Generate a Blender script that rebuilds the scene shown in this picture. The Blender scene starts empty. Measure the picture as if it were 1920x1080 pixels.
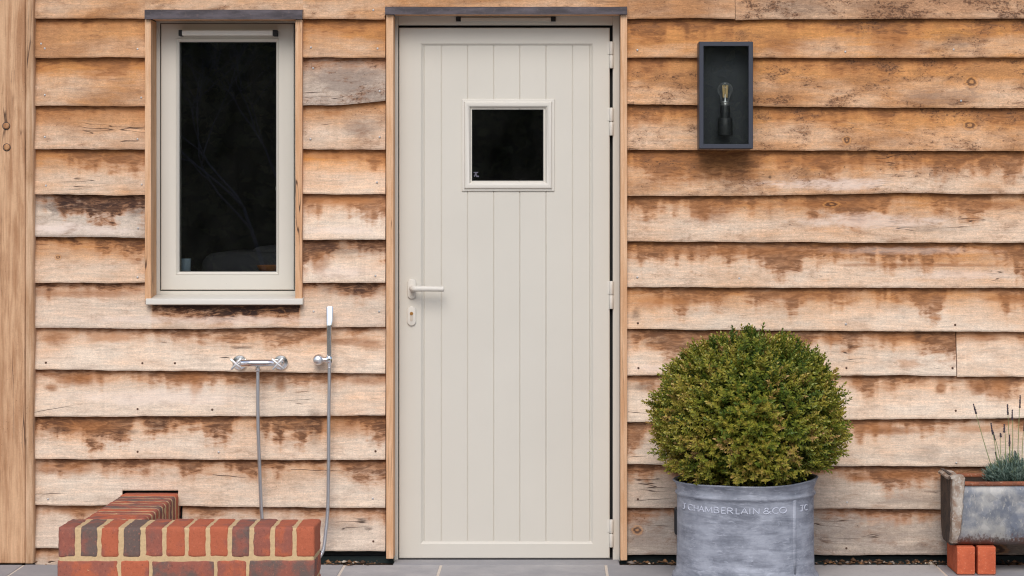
import bpy, bmesh, math, random
import numpy as np
from mathutils import Vector, Matrix, noise as mnoise

random.seed(7)
rng = np.random.default_rng(7)
C = bpy.context.scene.collection
R = math.radians

# ------------------------------------------------------------------ camera, world, sun, exposure
D = 9.0                 # metres from the lens to the wall face
S = 0.00203             # metres per photo pixel on the wall face
VX, VY = 1040.0, 395.0  # photo pixel straight ahead of the lens
ZC = 1.334              # eye height
scn = bpy.context.scene
cam = bpy.data.cameras.new("camera")
camo = bpy.data.objects.new("camera", cam)
C.objects.link(camo)
camo.location = (0, -D, ZC)
camo.rotation_euler = (R(90), 0, 0)
cam.sensor_width = 36.0
cam.lens = 36.0 * D / (1920 * S)
cam.shift_x = (960 - VX) / 1920
cam.shift_y = -(540 - VY) / 1920
cam.clip_end = 2000
scn.camera = camo

SUN_EL, SUN_AZ = R(42), R(-3)      # azimuth from straight behind the camera, negative is to its left
w = bpy.data.worlds.new("World")
scn.world = w
w.use_nodes = True
nt = w.node_tree
sky = nt.nodes.new("ShaderNodeTexSky")
sky.sky_type = 'NISHITA'
sky.sun_disc = False
sky.sun_elevation = SUN_EL
sky.sun_rotation = math.pi - SUN_AZ
sky.dust_density = 2.0
sky.air_density = 1.0
sky.ozone_density = 1.0
bg = nt.nodes["Background"]
nt.links.new(sky.outputs[0], bg.inputs[0])
bg.inputs[1].default_value = 0.11
sl = bpy.data.lights.new("sun", 'SUN')
sl.energy = 1.5
sl.angle = R(35)
sl.color = (1.0, 0.975, 0.945)
so = bpy.data.objects.new("sun", sl)
C.objects.link(so)
so.location = (-4, -14, 14)
sd = Vector((math.sin(SUN_AZ) * math.cos(SUN_EL), -math.cos(SUN_AZ) * math.cos(SUN_EL), math.sin(SUN_EL)))
so.rotation_euler = sd.to_track_quat('Z', 'Y').to_euler()
vs = scn.view_settings
vs.view_transform = 'Standard'
vs.look = 'None'
vs.gamma = 1
vs.exposure = 0.32
scn.cycles.use_denoising = True
scn.cycles.max_bounces = 8
scn.cycles.filter_width = 1.15

# ------------------------------------------------------------------ helpers
def P(px, py, Y=0.0):
    s = S * (D + Y) / D
    return ((px - VX) * s, Y, ZC - (py - VY) * s)
def PX(px, Y=0.0): return P(px, 0, Y)[0]
def PZ(py, Y=0.0): return P(0, py, Y)[2]

def lin(r, g, b):
    f = lambda c: (c / 255 / 12.92) if c <= 10 else ((c / 255 + .055) / 1.055) ** 2.4
    return (f(r), f(g), f(b), 1.0)

class NT:
    def __init__(s, name):
        s.m = bpy.data.materials.new(name); s.m.use_nodes = True
        s.t = s.m.node_tree; s.b = s.t.nodes["Principled BSDF"]
    def node(s, ty, **kw):
        n = s.t.nodes.new(ty)
        for k, v in kw.items(): setattr(n, k, v)
        return n
    def put(s, sock, v):
        if hasattr(v, 'links') or isinstance(v, bpy.types.NodeSocket): s.t.links.new(v, sock)
        else:
            if sock.type == 'RGBA' and len(v) == 3: v = (*v, 1)
            if sock.type == 'VECTOR': v = tuple(v)[:3]
            sock.default_value = v
    def math(s, op, a, b=0.0, clamp=False):
        n = s.node("ShaderNodeMath", operation=op, use_clamp=clamp)
        s.put(n.inputs[0], a); s.put(n.inputs[1], b); return n.outputs[0]
    def vmul(s, v, k):
        n = s.node("ShaderNodeVectorMath", operation='MULTIPLY')
        s.put(n.inputs[0], v); s.put(n.inputs[1], k); return n.outputs[0]
    def vadd(s, v, k):
        n = s.node("ShaderNodeVectorMath", operation='ADD')
        s.put(n.inputs[0], v); s.put(n.inputs[1], k); return n.outputs[0]
    def noise(s, vec, scale=1.0, detail=3.0, rough=.55, dist=0.0, col=False):
        n = s.node("ShaderNodeTexNoise")
        s.put(n.inputs["Vector"], vec)
        n.inputs["Scale"].default_value = scale; n.inputs["Detail"].default_value = detail
        n.inputs["Roughness"].default_value = rough; n.inputs["Distortion"].default_value = dist
        return n.outputs[1 if col else 0]
    def vor(s, vec, scale=1.0, feature='F1', out=0, rand=1.0):
        n = s.node("ShaderNodeTexVoronoi", feature=feature)
        s.put(n.inputs["Vector"], vec); n.inputs["Scale"].default_value = scale
        n.inputs["Randomness"].default_value = rand
        return n.outputs[out]
    def mix(s, f, a, b, mode='MIX'):
        n = s.node("ShaderNodeMix", data_type='RGBA', blend_type=mode)
        n.clamp_factor = True
        s.put(n.inputs[0], f); s.put(n.inputs[6], a); s.put(n.inputs[7], b); return n.outputs[2]
    def ss(s, x, a, b, lo=0.0, hi=1.0):
        n = s.node("ShaderNodeMapRange", interpolation_type='SMOOTHSTEP')
        s.put(n.inputs[0], x); s.put(n.inputs[1], a); s.put(n.inputs[2], b)
        s.put(n.inputs[3], lo); s.put(n.inputs[4], hi); return n.outputs[0]
    def lr(s, x, a, b, lo=0.0, hi=1.0):
        n = s.node("ShaderNodeMapRange")
        s.put(n.inputs[0], x); s.put(n.inputs[1], a); s.put(n.inputs[2], b)
        s.put(n.inputs[3], lo); s.put(n.inputs[4], hi); return n.outputs[0]
    def attr(s, name, out=1): return s.node("ShaderNodeAttribute", attribute_name=name).outputs[out]
    def sep(s, v):
        n = s.node("ShaderNodeSeparateXYZ"); s.put(n.inputs[0], v); return n.outputs
    def comb(s, x, y, z):
        n = s.node("ShaderNodeCombineXYZ"); s.put(n.inputs[0], x); s.put(n.inputs[1], y); s.put(n.inputs[2], z); return n.outputs[0]
    def obj(s): return s.node("ShaderNodeTexCoord").outputs["Object"]
    def geo(s): return s.node("ShaderNodeNewGeometry").outputs["Position"]
    def scalecol(s, c, f):   # colour times a scalar socket
        return s.vmul(c, s.comb(f, f, f))
    def bump(s, h, strength=.3, dist=.002):
        n = s.node("ShaderNodeBump"); n.inputs["Strength"].default_value = strength
        n.inputs["Distance"].default_value = dist; s.put(n.inputs["Height"], h)
        s.t.links.new(n.outputs[0], s.b.inputs["Normal"]); return s
    def fin(s, col=None, rough=.6, metal=0.0, spec=None):
        if col is not None: s.put(s.b.inputs["Base Color"], col)
        s.put(s.b.inputs["Roughness"], rough); s.put(s.b.inputs["Metallic"], metal)
        if spec is not None: s.b.inputs["Specular IOR Level"].default_value = spec
        return s.m

LOC = {}
def link(name, me, mat, parent=None, loc=None, smooth=False):
    """link mesh data (world coordinates) with its origin at loc, or at its parent's base"""
    base = Vector(loc) if loc is not None else (LOC[parent.name] if parent else Vector((0, 0, 0)))
    me.transform(Matrix.Translation(-base))
    o = bpy.data.objects.new(name, me); C.objects.link(o)
    if parent: o.parent = parent; o.location = base - LOC[parent.name]
    else: o.location = base
    LOC[o.name] = base
    if mat: me.materials.append(mat)
    if smooth: me.polygons.foreach_set('use_smooth', [True] * len(me.polygons))
    return o
def tag(o, label=None, cat=None, group=None, kind=None):
    if label: o['label'] = label
    if cat: o['category'] = cat
    if group: o['group'] = group
    if kind: o['kind'] = kind
    return o
def thing(name, loc, label, cat, group=None):
    o = bpy.data.objects.new(name, None); C.objects.link(o); o.location = loc
    o.empty_display_size = .1
    LOC[o.name] = Vector(loc); return tag(o, label, cat, group)

class MB:
    def __init__(s): s.bm = bmesh.new()
    def box(s, x0, x1, y0, y1, z0, z1, bev=0.0, seg=2, M=None):
        r = bmesh.ops.create_cube(s.bm, size=1.0)
        vs_ = r['verts']
        m = Matrix.Translation(((x0 + x1) / 2, (y0 + y1) / 2, (z0 + z1) / 2)) @ Matrix.Diagonal((abs(x1 - x0), abs(y1 - y0), abs(z1 - z0), 1))
        bmesh.ops.transform(s.bm, matrix=m, verts=vs_)
        if bev > 0:
            es = list({e for v in vs_ for e in v.link_edges})
            r2 = bmesh.ops.bevel(s.bm, geom=es, offset=bev, segments=seg, profile=.5, affect='EDGES')
            vs_ = list(set(r2['verts']) | {v for v in vs_ if v.is_valid})
        if M is not None: bmesh.ops.transform(s.bm, matrix=M, verts=vs_)
        return vs_
    def loops(s, rings, close=True, cap0=True, cap1=True):
        vr = [[s.bm.verts.new(p) for p in r] for r in rings]
        for a, b in zip(vr[:-1], vr[1:]):
            n = len(a)
            for i in range(n if close else n - 1):
                j = (i + 1) % n
                try: s.bm.faces.new((a[i], a[j], b[j], b[i]))
                except ValueError: pass
        if close and cap0: s.bm.faces.new(list(reversed(vr[0])))
        if close and cap1: s.bm.faces.new(vr[-1])
        return vr
    def tube(s, pts, r, n=12, caps=True):
        pts = [Vector(p) for p in pts]
        rs = r if isinstance(r, (list, tuple)) else [r] * len(pts)
        t0 = (pts[1] - pts[0]).normalized()
        up = Vector((0, 0, 1)) if abs(t0.z) < .9 else Vector((0, 1, 0))
        u = t0.cross(up).normalized()
        rings = []
        for i, p in enumerate(pts):
            t = (pts[min(i + 1, len(pts) - 1)] - pts[max(i - 1, 0)]).normalized()
            u = (u - t * u.dot(t)).normalized(); v = t.cross(u)
            rings.append([p + (u * math.cos(a) + v * math.sin(a)) * rs[i] for a in [2 * math.pi * k / n for k in range(n)]])
        s.loops(rings, cap0=caps, cap1=caps)
    def lathe(s, prof, c=(0, 0, 0), axis='Z', n=32, cap0=True, cap1=True):
        rings = []
        for r, h in prof:
            ring = []
            for k in range(n):
                a = 2 * math.pi * k / n; x, y = r * math.cos(a), r * math.sin(a)
                if axis == 'Z': q = (c[0] + x, c[1] + y, c[2] + h)
                elif axis == 'Y': q = (c[0] + x, c[1] + h, c[2] - y)
                else: q = (c[0] + h, c[1] + x, c[2] + y)
                ring.append(q)
            rings.append(ring)
        s.loops(rings, cap0=cap0, cap1=cap1)
    def frame(s, x0, x1, z0, z1, prof):
        """sweep a profile round a rectangle with mitred corners; prof: (inset or (l,r,t,b), y)"""
        rings = []
        for d, y in prof:
            l, r, t, b = d if isinstance(d, tuple) else (d, d, d, d)
            rings.append([(x0 + l, y, z0 + b), (x1 - r, y, z0 + b), (x1 - r, y, z1 - t), (x0 + l, y, z1 - t)])
        rings.append(rings[0])
        s.loops(rings, cap0=False, cap1=False)
    def prism(s, outline, y0, y1):
        s.loops([[(x, y0, z) for x, z in outline], [(x, y1, z) for x, z in outline]])
    def mesh(s, name):
        bmesh.ops.remove_doubles(s.bm, verts=s.bm.verts, dist=1e-6)
        bmesh.ops.recalc_face_normals(s.bm, faces=s.bm.faces)
        me = bpy.data.meshes.new(name); s.bm.to_mesh(me); s.bm.free(); return me
    def build(s, name, mat, parent=None, loc=None, smooth=False):
        o = link(name, s.mesh(name), mat, parent, loc)
        if smooth:
            me = o.data
            me.polygons.foreach_set('use_smooth', [True] * len(me.polygons))
            if smooth != 'all':
                for e, a in zip(me.edges, edge_angles(me)): e.use_edge_sharp = a > R(38)
        return o
def edge_angles(me):
    bm = bmesh.new(); bm.from_mesh(me); bm.edges.ensure_lookup_table()
    r = [e.calc_face_angle(0.0) for e in bm.edges]; bm.free(); return r
def raw_mesh(name, v, f, attrs=None):
    me = bpy.data.meshes.new(name)
    v = np.asarray(v, dtype=np.float32); f = np.asarray(f, dtype=np.int32)
    me.vertices.add(len(v)); me.vertices.foreach_set('co', v.ravel())
    k = f.shape[1]
    me.loops.add(f.size); me.loops.foreach_set('vertex_index', f.ravel())
    me.polygons.add(len(f)); me.polygons.foreach_set('loop_start', np.arange(0, f.size, k, dtype=np.int32))
    me.update(calc_edges=True)
    for nm, arr in (attrs or {}).items():
        arr = np.asarray(arr, dtype=np.float32)
        if arr.ndim == 1:
            a = me.attributes.new(nm, 'FLOAT', 'POINT'); a.data.foreach_set('value', arr)
        else:
            a = me.attributes.new(nm, 'FLOAT_VECTOR', 'POINT'); a.data.foreach_set('vector', arr.ravel())
    me.validate(); return me

# ------------------------------------------------------------------ materials
def mat_boards():
    """sawn oak weatherboard: wc = (metres along, metres up, seed), pa = (tan, grey, mould), pb = (stain width, stain darkness, metres below the overlap)"""
    s = NT("oak_weatherboard")
    V = s.attr("wc"); tan, grey, mould = s.sep(s.attr("pa")); sw, sdk, sdist = s.sep(s.attr("pb"))
    seed = s.sep(V)[2]; O = s.obj()
    mul = lambda *a: a[0] if len(a) == 1 else s.math('MULTIPLY', a[0], mul(*a[1:]))
    cen = lambda x, k: s.math('MULTIPLY', s.math('SUBTRACT', x, .5), k)
    add = lambda *a: a[0] if len(a) == 1 else s.math('ADD', a[0], add(*a[1:]))
    warp = s.noise(s.vmul(V, (2.6, 7, 1)), 1.0, 3, .55, 0, True)
    Vw = s.vadd(V, s.vmul(s.vadd(warp, (-.5, -.5, -.5)), (.05, .035, 0)))
    g1 = s.noise(s.vmul(Vw, (11, 150, 3)), 1.0, 3, .65)                 # fine grain
    g2 = s.noise(s.vmul(Vw, (3.2, 52, 3)), 1.0, 4, .65, .8)             # broad grain
    fib = s.noise(s.vmul(Vw, (46, 100, 3)), 1.0, 4, .68, 1.6)           # torn fibre
    bl = s.noise(s.vmul(V, (8, 17, 2)), 1.0, 5, .65, .5)
    bl2 = s.noise(s.vmul(V, (2.2, 6, 5)), 1.0, 4, .6)
    saw = s.noise(s.vmul(V, (75, 2.5, 3)), 1.0, 3, .6)
    fine = s.noise(s.vmul(V, (190, 240, 3)), 1.0, 2, .6)
    tone = s.noise(s.comb(seed, 0.3, 0.7), 3.1, 1)
    up = s.ss(sdist, .12, .015, -.22, .30)
    tan2 = s.math('ADD', add(tan, cen(bl2, 1.5), cen(bl, .55), cen(g2, .4), mul(up, s.ss(tan, 0, .5, .45, 1.0))), 0.0, True)
    col = s.mix(tan2, PALE, TAN)
    col = s.mix(mul(s.ss(bl2, .46, .64), s.ss(tan, .4, .9), .55), col, TAN_DK)
    gm = s.math('MULTIPLY', grey, s.ss(add(mul(bl2, .6), mul(bl, .5)), .28, .58), True)
    col = s.mix(gm, col, GREY)
    f = add(1.0, cen(g1, .60))
    f = mul(f, add(1.0, cen(g2, .60)), add(1.0, mul(cen(fib, .95), add(.55, mul(mould, .7)))), add(1.0, cen(saw, .22)), add(1.0, cen(fine, .55)), add(1.0, cen(tone, .30)))
    f = mul(f, add(1.0, cen(bl, .42)), add(1.0, cen(bl2, .34)))
    col = s.scalecol(col, f)
    # explicit marks: metres on the wall face
    n1 = s.noise(s.vmul(Vw, (11, 32, 1)), 1.0, 6, .70, .5)
    n4 = s.noise(s.vmul(Vw, (20, 78, 4)), 1.0, 5, .70, .9)
    def spots(lst):
        out = None
        for px, py, rx, ry, k in lst:
            c = P(px, py, BY)
            n = s.node("ShaderNodeVectorMath", operation='SUBTRACT'); s.put(n.inputs[0], O); n.inputs[1].default_value = c
            v = s.vmul(n.outputs[0], (1 / (rx * S), 0, 1 / (ry * S)))
            l = s.node("ShaderNodeVectorMath", operation='LENGTH'); s.put(l.inputs[0], v)
            m = mul(s.ss(add(l.outputs["Value"], cen(n1, 2.2), cen(n4, .8)), 1.25, .25), k)
            out = m if out is None else s.math('MAXIMUM', out, m)
        return out
    # tannin washed down from under the overlap
    n2 = s.noise(s.vmul(V, (4.4, .2, 1.7)), 1.0, 4, .65)
    n3 = s.noise(s.vmul(V, (38, 6, 2.3)), 1.0, 4, .65)
    lev = add(s.ss(n2, .34, .68, -.1, 1.75), cen(n1, 2.6), cen(n3, .45))
    edge = s.math('SUBTRACT', add(mul(lev, sw, 1.25), .003), sdist)
    halo = s.ss(edge, -.044, .022)
    core = mul(s.ss(add(edge, cen(n4, .055)), -.014, .026), s.ss(add(mul(n4, .7), mul(bl, .3)), .38, .62, .08, 1.0))
    dark = mul(s.ss(add(edge, cen(n4, .07)), .000, .034), sdk, s.ss(n4, .3, .6, .35, 1.0))
    col = s.mix(mul(halo, .78, s.ss(n1, .25, .6, .5, 1)), col, RUST)
    col = s.mix(mul(core, add(.42, mul(sdk, .55))), col, STAIN)
    col = s.mix(mul(dark, .72), col, STAIN_DK)
    tide = mul(s.ss(s.math('ABSOLUTE', s.math('SUBTRACT', edge, .002)), .0055, .001), s.ss(n2, .45, .62), s.ss(n1, .4, .6))
    col = s.mix(mul(tide, add(.1, mul(sdk, .5))), col, STAIN)
    col = s.mix(spots(SPOT_P), col, PALE2)
    col = s.mix(mul(spots(SPOT_G), add(.5, mul(n4, 1.0))), col, GREY_DK)
    col = s.mix(spots(SPOT_O), col, RUST)
    ms_ = spots(SPOT_S)
    col = s.mix(mul(ms_, .9), col, RUST)
    col = s.mix(mul(ms_, s.ss(n4, .38, .62, .3, 1.0), .85), col, STAIN)
    col = s.mix(mul(spots(SPOT_D), s.ss(n4, .30, .60, .35, 1.0)), col, STAIN_DK)
    # mould: clustered specks and smudges
    cl = s.noise(s.vmul(V, (9, 18, 3.3)), 1.0, 5, .68)
    sp = s.noise(s.vmul(V, (105, 150, 3)), 1.0, 3, .62, .6)
    thr = s.math('SUBTRACT', .73, mul(mould, s.ss(cl, .40, .66, 0.02, .25)))
    spk = s.ss(s.math('SUBTRACT', sp, thr), 0.0, .09)
    smg = mul(s.ss(cl, .46, .68), add(mould, .12), s.ss(n4, .35, .62, .15, .85))
    col = s.mix(smg, col, SMUDGE)
    col = s.mix(mul(spk, .62), col, STAIN_DK)
    # knots
    kn = None
    for px, py, rx, ry in KNOTS:
        c = P(px, py, BY)
        n = s.node("ShaderNodeVectorMath", operation='SUBTRACT'); s.put(n.inputs[0], O); n.inputs[1].default_value = c
        v = s.vmul(n.outputs[0], (1 / (rx * S), 0, 1 / (ry * S)))
        l = s.node("ShaderNodeVectorMath", operation='LENGTH'); s.put(l.inputs[0], v)
        d = add(l.outputs["Value"], cen(n4, 1.1), cen(n1, 1.6)); kn = d if kn is None else s.math('MINIMUM', kn, d)
    ring = s.math('SINE', mul(kn, 7.5))
    km = s.ss(kn, 1.9, .7)
    col = s.mix(mul(km, .6), col, s.mix(s.ss(ring, -.7, .8), STAIN, TAN))
    col = s.mix(mul(s.ss(s.math('ABSOLUTE', s.math('SUBTRACT', kn, .55)), .40, .05), .55), col, STAIN_DK)
    # drying checks that run with the grain, and the long cracks
    ck = s.noise(s.vmul(Vw, (2.3, 34, 6)), 1.0, 2, .5)
    ckm = mul(s.ss(s.math('ABSOLUTE', s.math('SUBTRACT', ck, .5)), .012, .002), s.ss(s.noise(s.vmul(V, (3, 6, 8)), 1.0, 2), .62, .69))
    wv = cen(s.noise(s.vmul(V, (22, 1, 4)), 1, 3), .006)
    ox, oy, oz = s.sep(O)
    for x1, y1, x2, y2, wd in CRACKS:
        A, B = P(x1, y1, BY), P(x2, y2, BY)
        k = (B[2] - A[2]) / (B[0] - A[0])
        t = s.math('DIVIDE', s.math('SUBTRACT', ox, A[0]), B[0] - A[0])
        d = s.math('ABSOLUTE', add(s.math('SUBTRACT', oz, A[2]), mul(s.math('SUBTRACT', ox, A[0]), -k), wv))
        th = mul(s.math('SINE', mul(s.math('MINIMUM', s.math('MAXIMUM', add(t, .25 if wd > 0 else 0), 0), 1.0), math.pi)), abs(wd))
        ckm = s.math('MAXIMUM', ckm, mul(s.ss(s.math('DIVIDE', d, s.math('MAXIMUM', th, 1e-5)), 1.0, .3), s.math('GREATER_THAN', t, 0), s.math('LESS_THAN', t, 1.0)))
    col = s.mix(mul(ckm, .85), col, STAIN_DK)
    h = add(mul(g1, .5), mul(saw, .3), mul(fine, .3), mul(fib, .4), mul(ckm, -2.0))
    s.bump(h, .6, .002)
    return s.fin(col, .82, 0, .25)

BY = -.030
SPOT_S = [(150, 712, 42, 13, .75), (95, 727, 14, 8, .7), (352, 707, 38, 14, .65), (103, 634, 32, 13, .6), (160, 800, 60, 14, .5), (650, 795, 50, 25, .4), (85, 880, 26, 14, .65), (145, 878, 38, 15, .5),
          (140, 957, 44, 9, .5), (150, 552, 120, 8, .5), (600, 492, 20, 26, .45), (1475, 86, 48, 20, .5), (1680, 85, 60, 26, .4), (1560, 303, 120, 10, .5), (1330, 398, 42, 26, .4), (1560, 383, 100, 7, .55), (1870, 385, 60, 9, .55),
          (1400, 472, 210, 8, .55), (1730, 497, 160, 4, .55), (1300, 562, 60, 8, .45), (1520, 556, 90, 9, .4), (1900, 560, 60, 9, .55), (1560, 635, 20, 12, .7), (1690, 633, 55, 10, .6), (1850, 632, 32, 9, .65), (1608, 712, 13, 12, .55),
          (1765, 726, 11, 16, .75), (1836, 727, 18, 15, .85), (1670, 809, 55, 8, .65), (1690, 891, 66, 9, .65), (1615, 897, 34, 8, .5), (640, 640, 70, 8, .6), (690, 645, 30, 12, .6), (525, 722, 12, 14, .5), (690, 715, 40, 9, .5), (480, 555, 20, 8, .2)]
SPOT_D = [(110, 806, 32, 9, .6), (238, 811, 22, 5, .55), (298, 797, 20, 14, .65), (590, 800, 15, 44, .5), (125, 386, 62, 16, .85), (215, 382, 50, 12, .6), (252, 388, 22, 20, .7), (660, 545, 66, 11, .65), (640, 466, 84, 13, .6), (1790, 80, 55, 20, .4),
          (1500, 14, 90, 22, .5), (1640, 12, 70, 22, .4), (1444, 332, 4, 4, .9), (1745, 430, 46, 9, .4), (1225, 642, 26, 14, .45), (1722, 629, 9, 10, .7), (1205, 726, 28, 10, .5), (1720, 1026, 40, 9, .45), (120, 482, 14, 4, .3), (700, 180, 40, 12, .4), (1193, 590, 10, 14, .5), (690, 992, 10, 4, .7), (1190, 994, 8, 8, .5)]
SPOT_O = [(205, 633, 50, 11, .6), (365, 725, 12, 26, .45), (1230, 566, 55, 13, .6), (1700, 682, 32, 12, .5), (1875, 722, 20, 26, .5), (1640, 802, 40, 16, .6), (1830, 806, 44, 9, .6), (640, 375, 76, 10, .7), (640, 292, 76, 10, .5), (100, 655, 40, 26, .2)]
SPOT_P = [(110, 428, 64, 12, .7), (200, 432, 60, 9, .5), (1560, 345, 130, 12, .6), (1250, 690, 60, 9, .4), (1700, 470, 190, 8, .3), (1640, 415, 160, 16, .45), (400, 600, 300, 8, .4), (300, 745, 180, 16, .4), (1800, 515, 100, 10, .35), (640, 432, 80, 10, .4), (640, 510, 80, 12, .4)]
SPOT_G = [(1770, 182, 95, 16, .45), (1700, 936, 70, 12, .45), (1640, 1000, 90, 22, .35), (645, 150, 80, 36, .6), (680, 240, 40, 20, .5), (1210, 1010, 40, 24, .4), (620, 985, 70, 16, .3), (1740, 850, 40, 20, .4)]
KNOTS = [(1823, 153, 10, 9), (1820, 234, 11, 8), (1588, 264, 7, 7), (108, 482, 5, 4), (1560, 383, 14, 5), (1860, 1030, 24, 10), (1195, 994, 9, 8)]
CRACKS = [(568, 174, 634, 172, .0022), (64, 773, 172, 754, .0014), (398, 891, 484, 898, .0022), (64, 927, 146, 924, .0018), (1178, 772, 1226, 777, .0016), (545, 881, 706, 886, .0014), (1178, 857, 1230, 854, .0014), (1178, 43, 1210, 44, .001), (290, 650, 291.5, 685, .0)][:8]
TAN = lin(200, 139, 78)
TAN_DK = lin(146, 97, 56)
RUST = lin(180, 120, 72)
PALE = lin(231, 211, 190)
PALE2 = lin(236, 218, 206)
GREY = lin(176, 162, 150)
GREY_DK = lin(128, 112, 102)
SMUDGE = lin(136, 96, 68)
STAIN = lin(114, 70, 42)
STAIN_DK = lin(60, 42, 36)

def mat_oak(name, col_a, col_b, vert=True, mould=.2):
    s = NT(name); V = s.obj()
    k = (1, 1, .06) if vert else (.06, 1, 1)
    warp = s.noise(s.vmul(V, (3, 3, 3)), 1, 2, .5, 0, True)
    Vw = s.vadd(V, s.vmul(s.vadd(warp, (-.5, -.5, -.5)), (.012, .012, .012)))
    g1 = s.noise(s.vmul(Vw, tuple(x * 150 for x in k)), 1, 4, .65, .3)
    g2 = s.noise(s.vmul(Vw, tuple(x * 60 for x in k)), 1, 5, .68, .3)
    bl = s.noise(s.vmul(V, (8, 8, 3)), 1, 4, .6)
    fine = s.noise(V, 190, 3)
    col = s.mix(s.ss(s.math('ADD', s.math('MULTIPLY', g2, .6), s.math('MULTIPLY', bl, .4)), .38, .62), col_a, col_b)
    f = s.math('ADD', 1.0, s.math('MULTIPLY', s.math('SUBTRACT', g1, .5), .36))
    f = s.math('MULTIPLY', f, s.math('ADD', 1.0, s.math('MULTIPLY', s.math('SUBTRACT', fine, .5), .25)))
    col = s.scalecol(col, f)
    ck = s.math('MULTIPLY', s.ss(s.math('ABSOLUTE', s.math('SUBTRACT', s.noise(s.vmul(Vw, tuple(x * 22 for x in k)), 1, 2), .5)), .012, .002), s.ss(bl, .5, .62))
    col = s.mix(s.math('MULTIPLY', ck, .85), col, STAIN_DK)
    sp = s.math('MULTIPLY', s.ss(s.noise(V, 150, 3), .62, .70), s.ss(bl, .45, .65))
    col = s.mix(s.math('MULTIPLY', sp, mould), col, STAIN_DK)
    s.bump(s.math('ADD', g1, s.math('MULTIPLY', fine, .5)), .4, .0014)
    return s.fin(col, .8, 0, .25)

def mat_paint(name, col, rough=.42):
    s = NT(name); V = s.obj()
    n = s.noise(V, 3.0, 4, .6); n2 = s.noise(s.vmul(V, (60, 60, 6)), 1, 3)
    f = s.math('ADD', .97, s.math('MULTIPLY', n, .06))
    c = s.scalecol(col, f)
    dirt = s.math('MULTIPLY', s.ss(s.noise(V, 210, 3, .6), .70, .76), .25)
    c = s.mix(dirt, c, lin(120, 105, 90))
    s.bump(n2, .10, .0006)
    return s.fin(c, s.lr(n, .3, .7, rough - .06, rough + .08), 0, .4)

def mat_plain(name, col, rough=.5, metal=0.0, var=.12, scale=40, spec=.5, bump=.12):
    s = NT(name); V = s.obj()
    n = s.noise(V, scale, 4, .6)
    c = s.scalecol(col, s.math('ADD', 1 - var, s.math('MULTIPLY', n, 2 * var)))
    if bump: s.bump(n, bump, .001)
    return s.fin(c, rough, metal, spec)

def mat_lead():
    s = NT("lead_flashing"); V = s.obj()
    n = s.noise(s.vmul(V, (9, 9, 40)), 1, 5, .65); n2 = s.noise(V, 90, 3)
    c = s.mix(s.ss(n, .35, .68), lin(62, 56, 60), lin(92, 85, 90))
    c = s.mix(s.math('MULTIPLY', s.ss(n2, .55, .75), .45), c, lin(118, 102, 96))
    s.bump(n2, .3, .001)
    return s.fin(c, .55, .15, .4)

def mat_glass(name="window_glass", ior=1.5):
    s = NT(name); t = s.t
    fr = s.node("ShaderNodeFresnel"); fr.inputs[0].default_value = ior
    gl = s.node("ShaderNodeBsdfGlossy"); gl.inputs["Roughness"].default_value = 0.0
    tr = s.node("ShaderNodeBsdfTransparent"); tr.inputs[0].default_value = (.93, .95, .94, 1)
    mx = s.node("ShaderNodeMixShader")
    t.links.new(fr.outputs[0], mx.inputs[0]); t.links.new(tr.outputs[0], mx.inputs[1]); t.links.new(gl.outputs[0], mx.inputs[2])
    df = s.node("ShaderNodeBsdfDiffuse"); df.inputs[0].default_value = (.7, .7, .64, 1)     # pale haze mixed in, standing for reflected light missing from the panes
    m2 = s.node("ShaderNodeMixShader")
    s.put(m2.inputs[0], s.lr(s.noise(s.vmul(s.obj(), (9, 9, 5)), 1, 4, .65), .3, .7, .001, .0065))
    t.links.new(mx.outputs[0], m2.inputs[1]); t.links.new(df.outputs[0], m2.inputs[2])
    t.links.new(m2.outputs[0], t.nodes["Material Output"].inputs[0])
    return s.m

def mat_brick():
    s = NT("red_brick"); V = s.obj(); tint = s.attr("tint", 2)
    n = s.noise(V, 16, 4, .6); n2 = s.noise(V, 110, 4, .65); n3 = s.noise(V, 300, 2)
    k = s.math('ADD', tint, s.math('MULTIPLY', s.math('SUBTRACT', n, .5), 1.1))
    c = s.mix(s.ss(k, .30, .52), lin(182, 100, 72), lin(152, 92, 78))
    c = s.mix(s.ss(k, .55, .85), c, lin(108, 92, 86))
    c = s.mix(s.math('MULTIPLY', s.ss(n2, .56, .72), .4), c, lin(205, 128, 100))
    c = s.mix(s.math('MULTIPLY', s.ss(n2, .42, .30), .5), c, lin(92, 60, 50))
    c = s.scalecol(c, s.math('ADD', .84, s.math('MULTIPLY', n3, .32)))
    s.bump(s.math('ADD', n2, s.math('MULTIPLY', n3, .5)), .5, .002)
    return s.fin(c, .85, 0, .25)

def mat_slab():
    s = NT("grey_paving_slab"); V = s.obj(); tint = s.attr("tint", 2)
    n = s.noise(V, 5, 5, .6); n2 = s.noise(V, 60, 4, .65)
    c = s.mix(s.ss(s.math('ADD', s.math('MULTIPLY', n, .6), s.math('MULTIPLY', tint, .4)), .3, .7), lin(152, 151, 154), lin(186, 183, 182))
    c = s.mix(s.math('MULTIPLY', s.ss(n2, .55, .72), .35), c, lin(120, 118, 124))
    s.bump(n2, .4, .002)
    return s.fin(c, .7, 0, .35)

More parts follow.
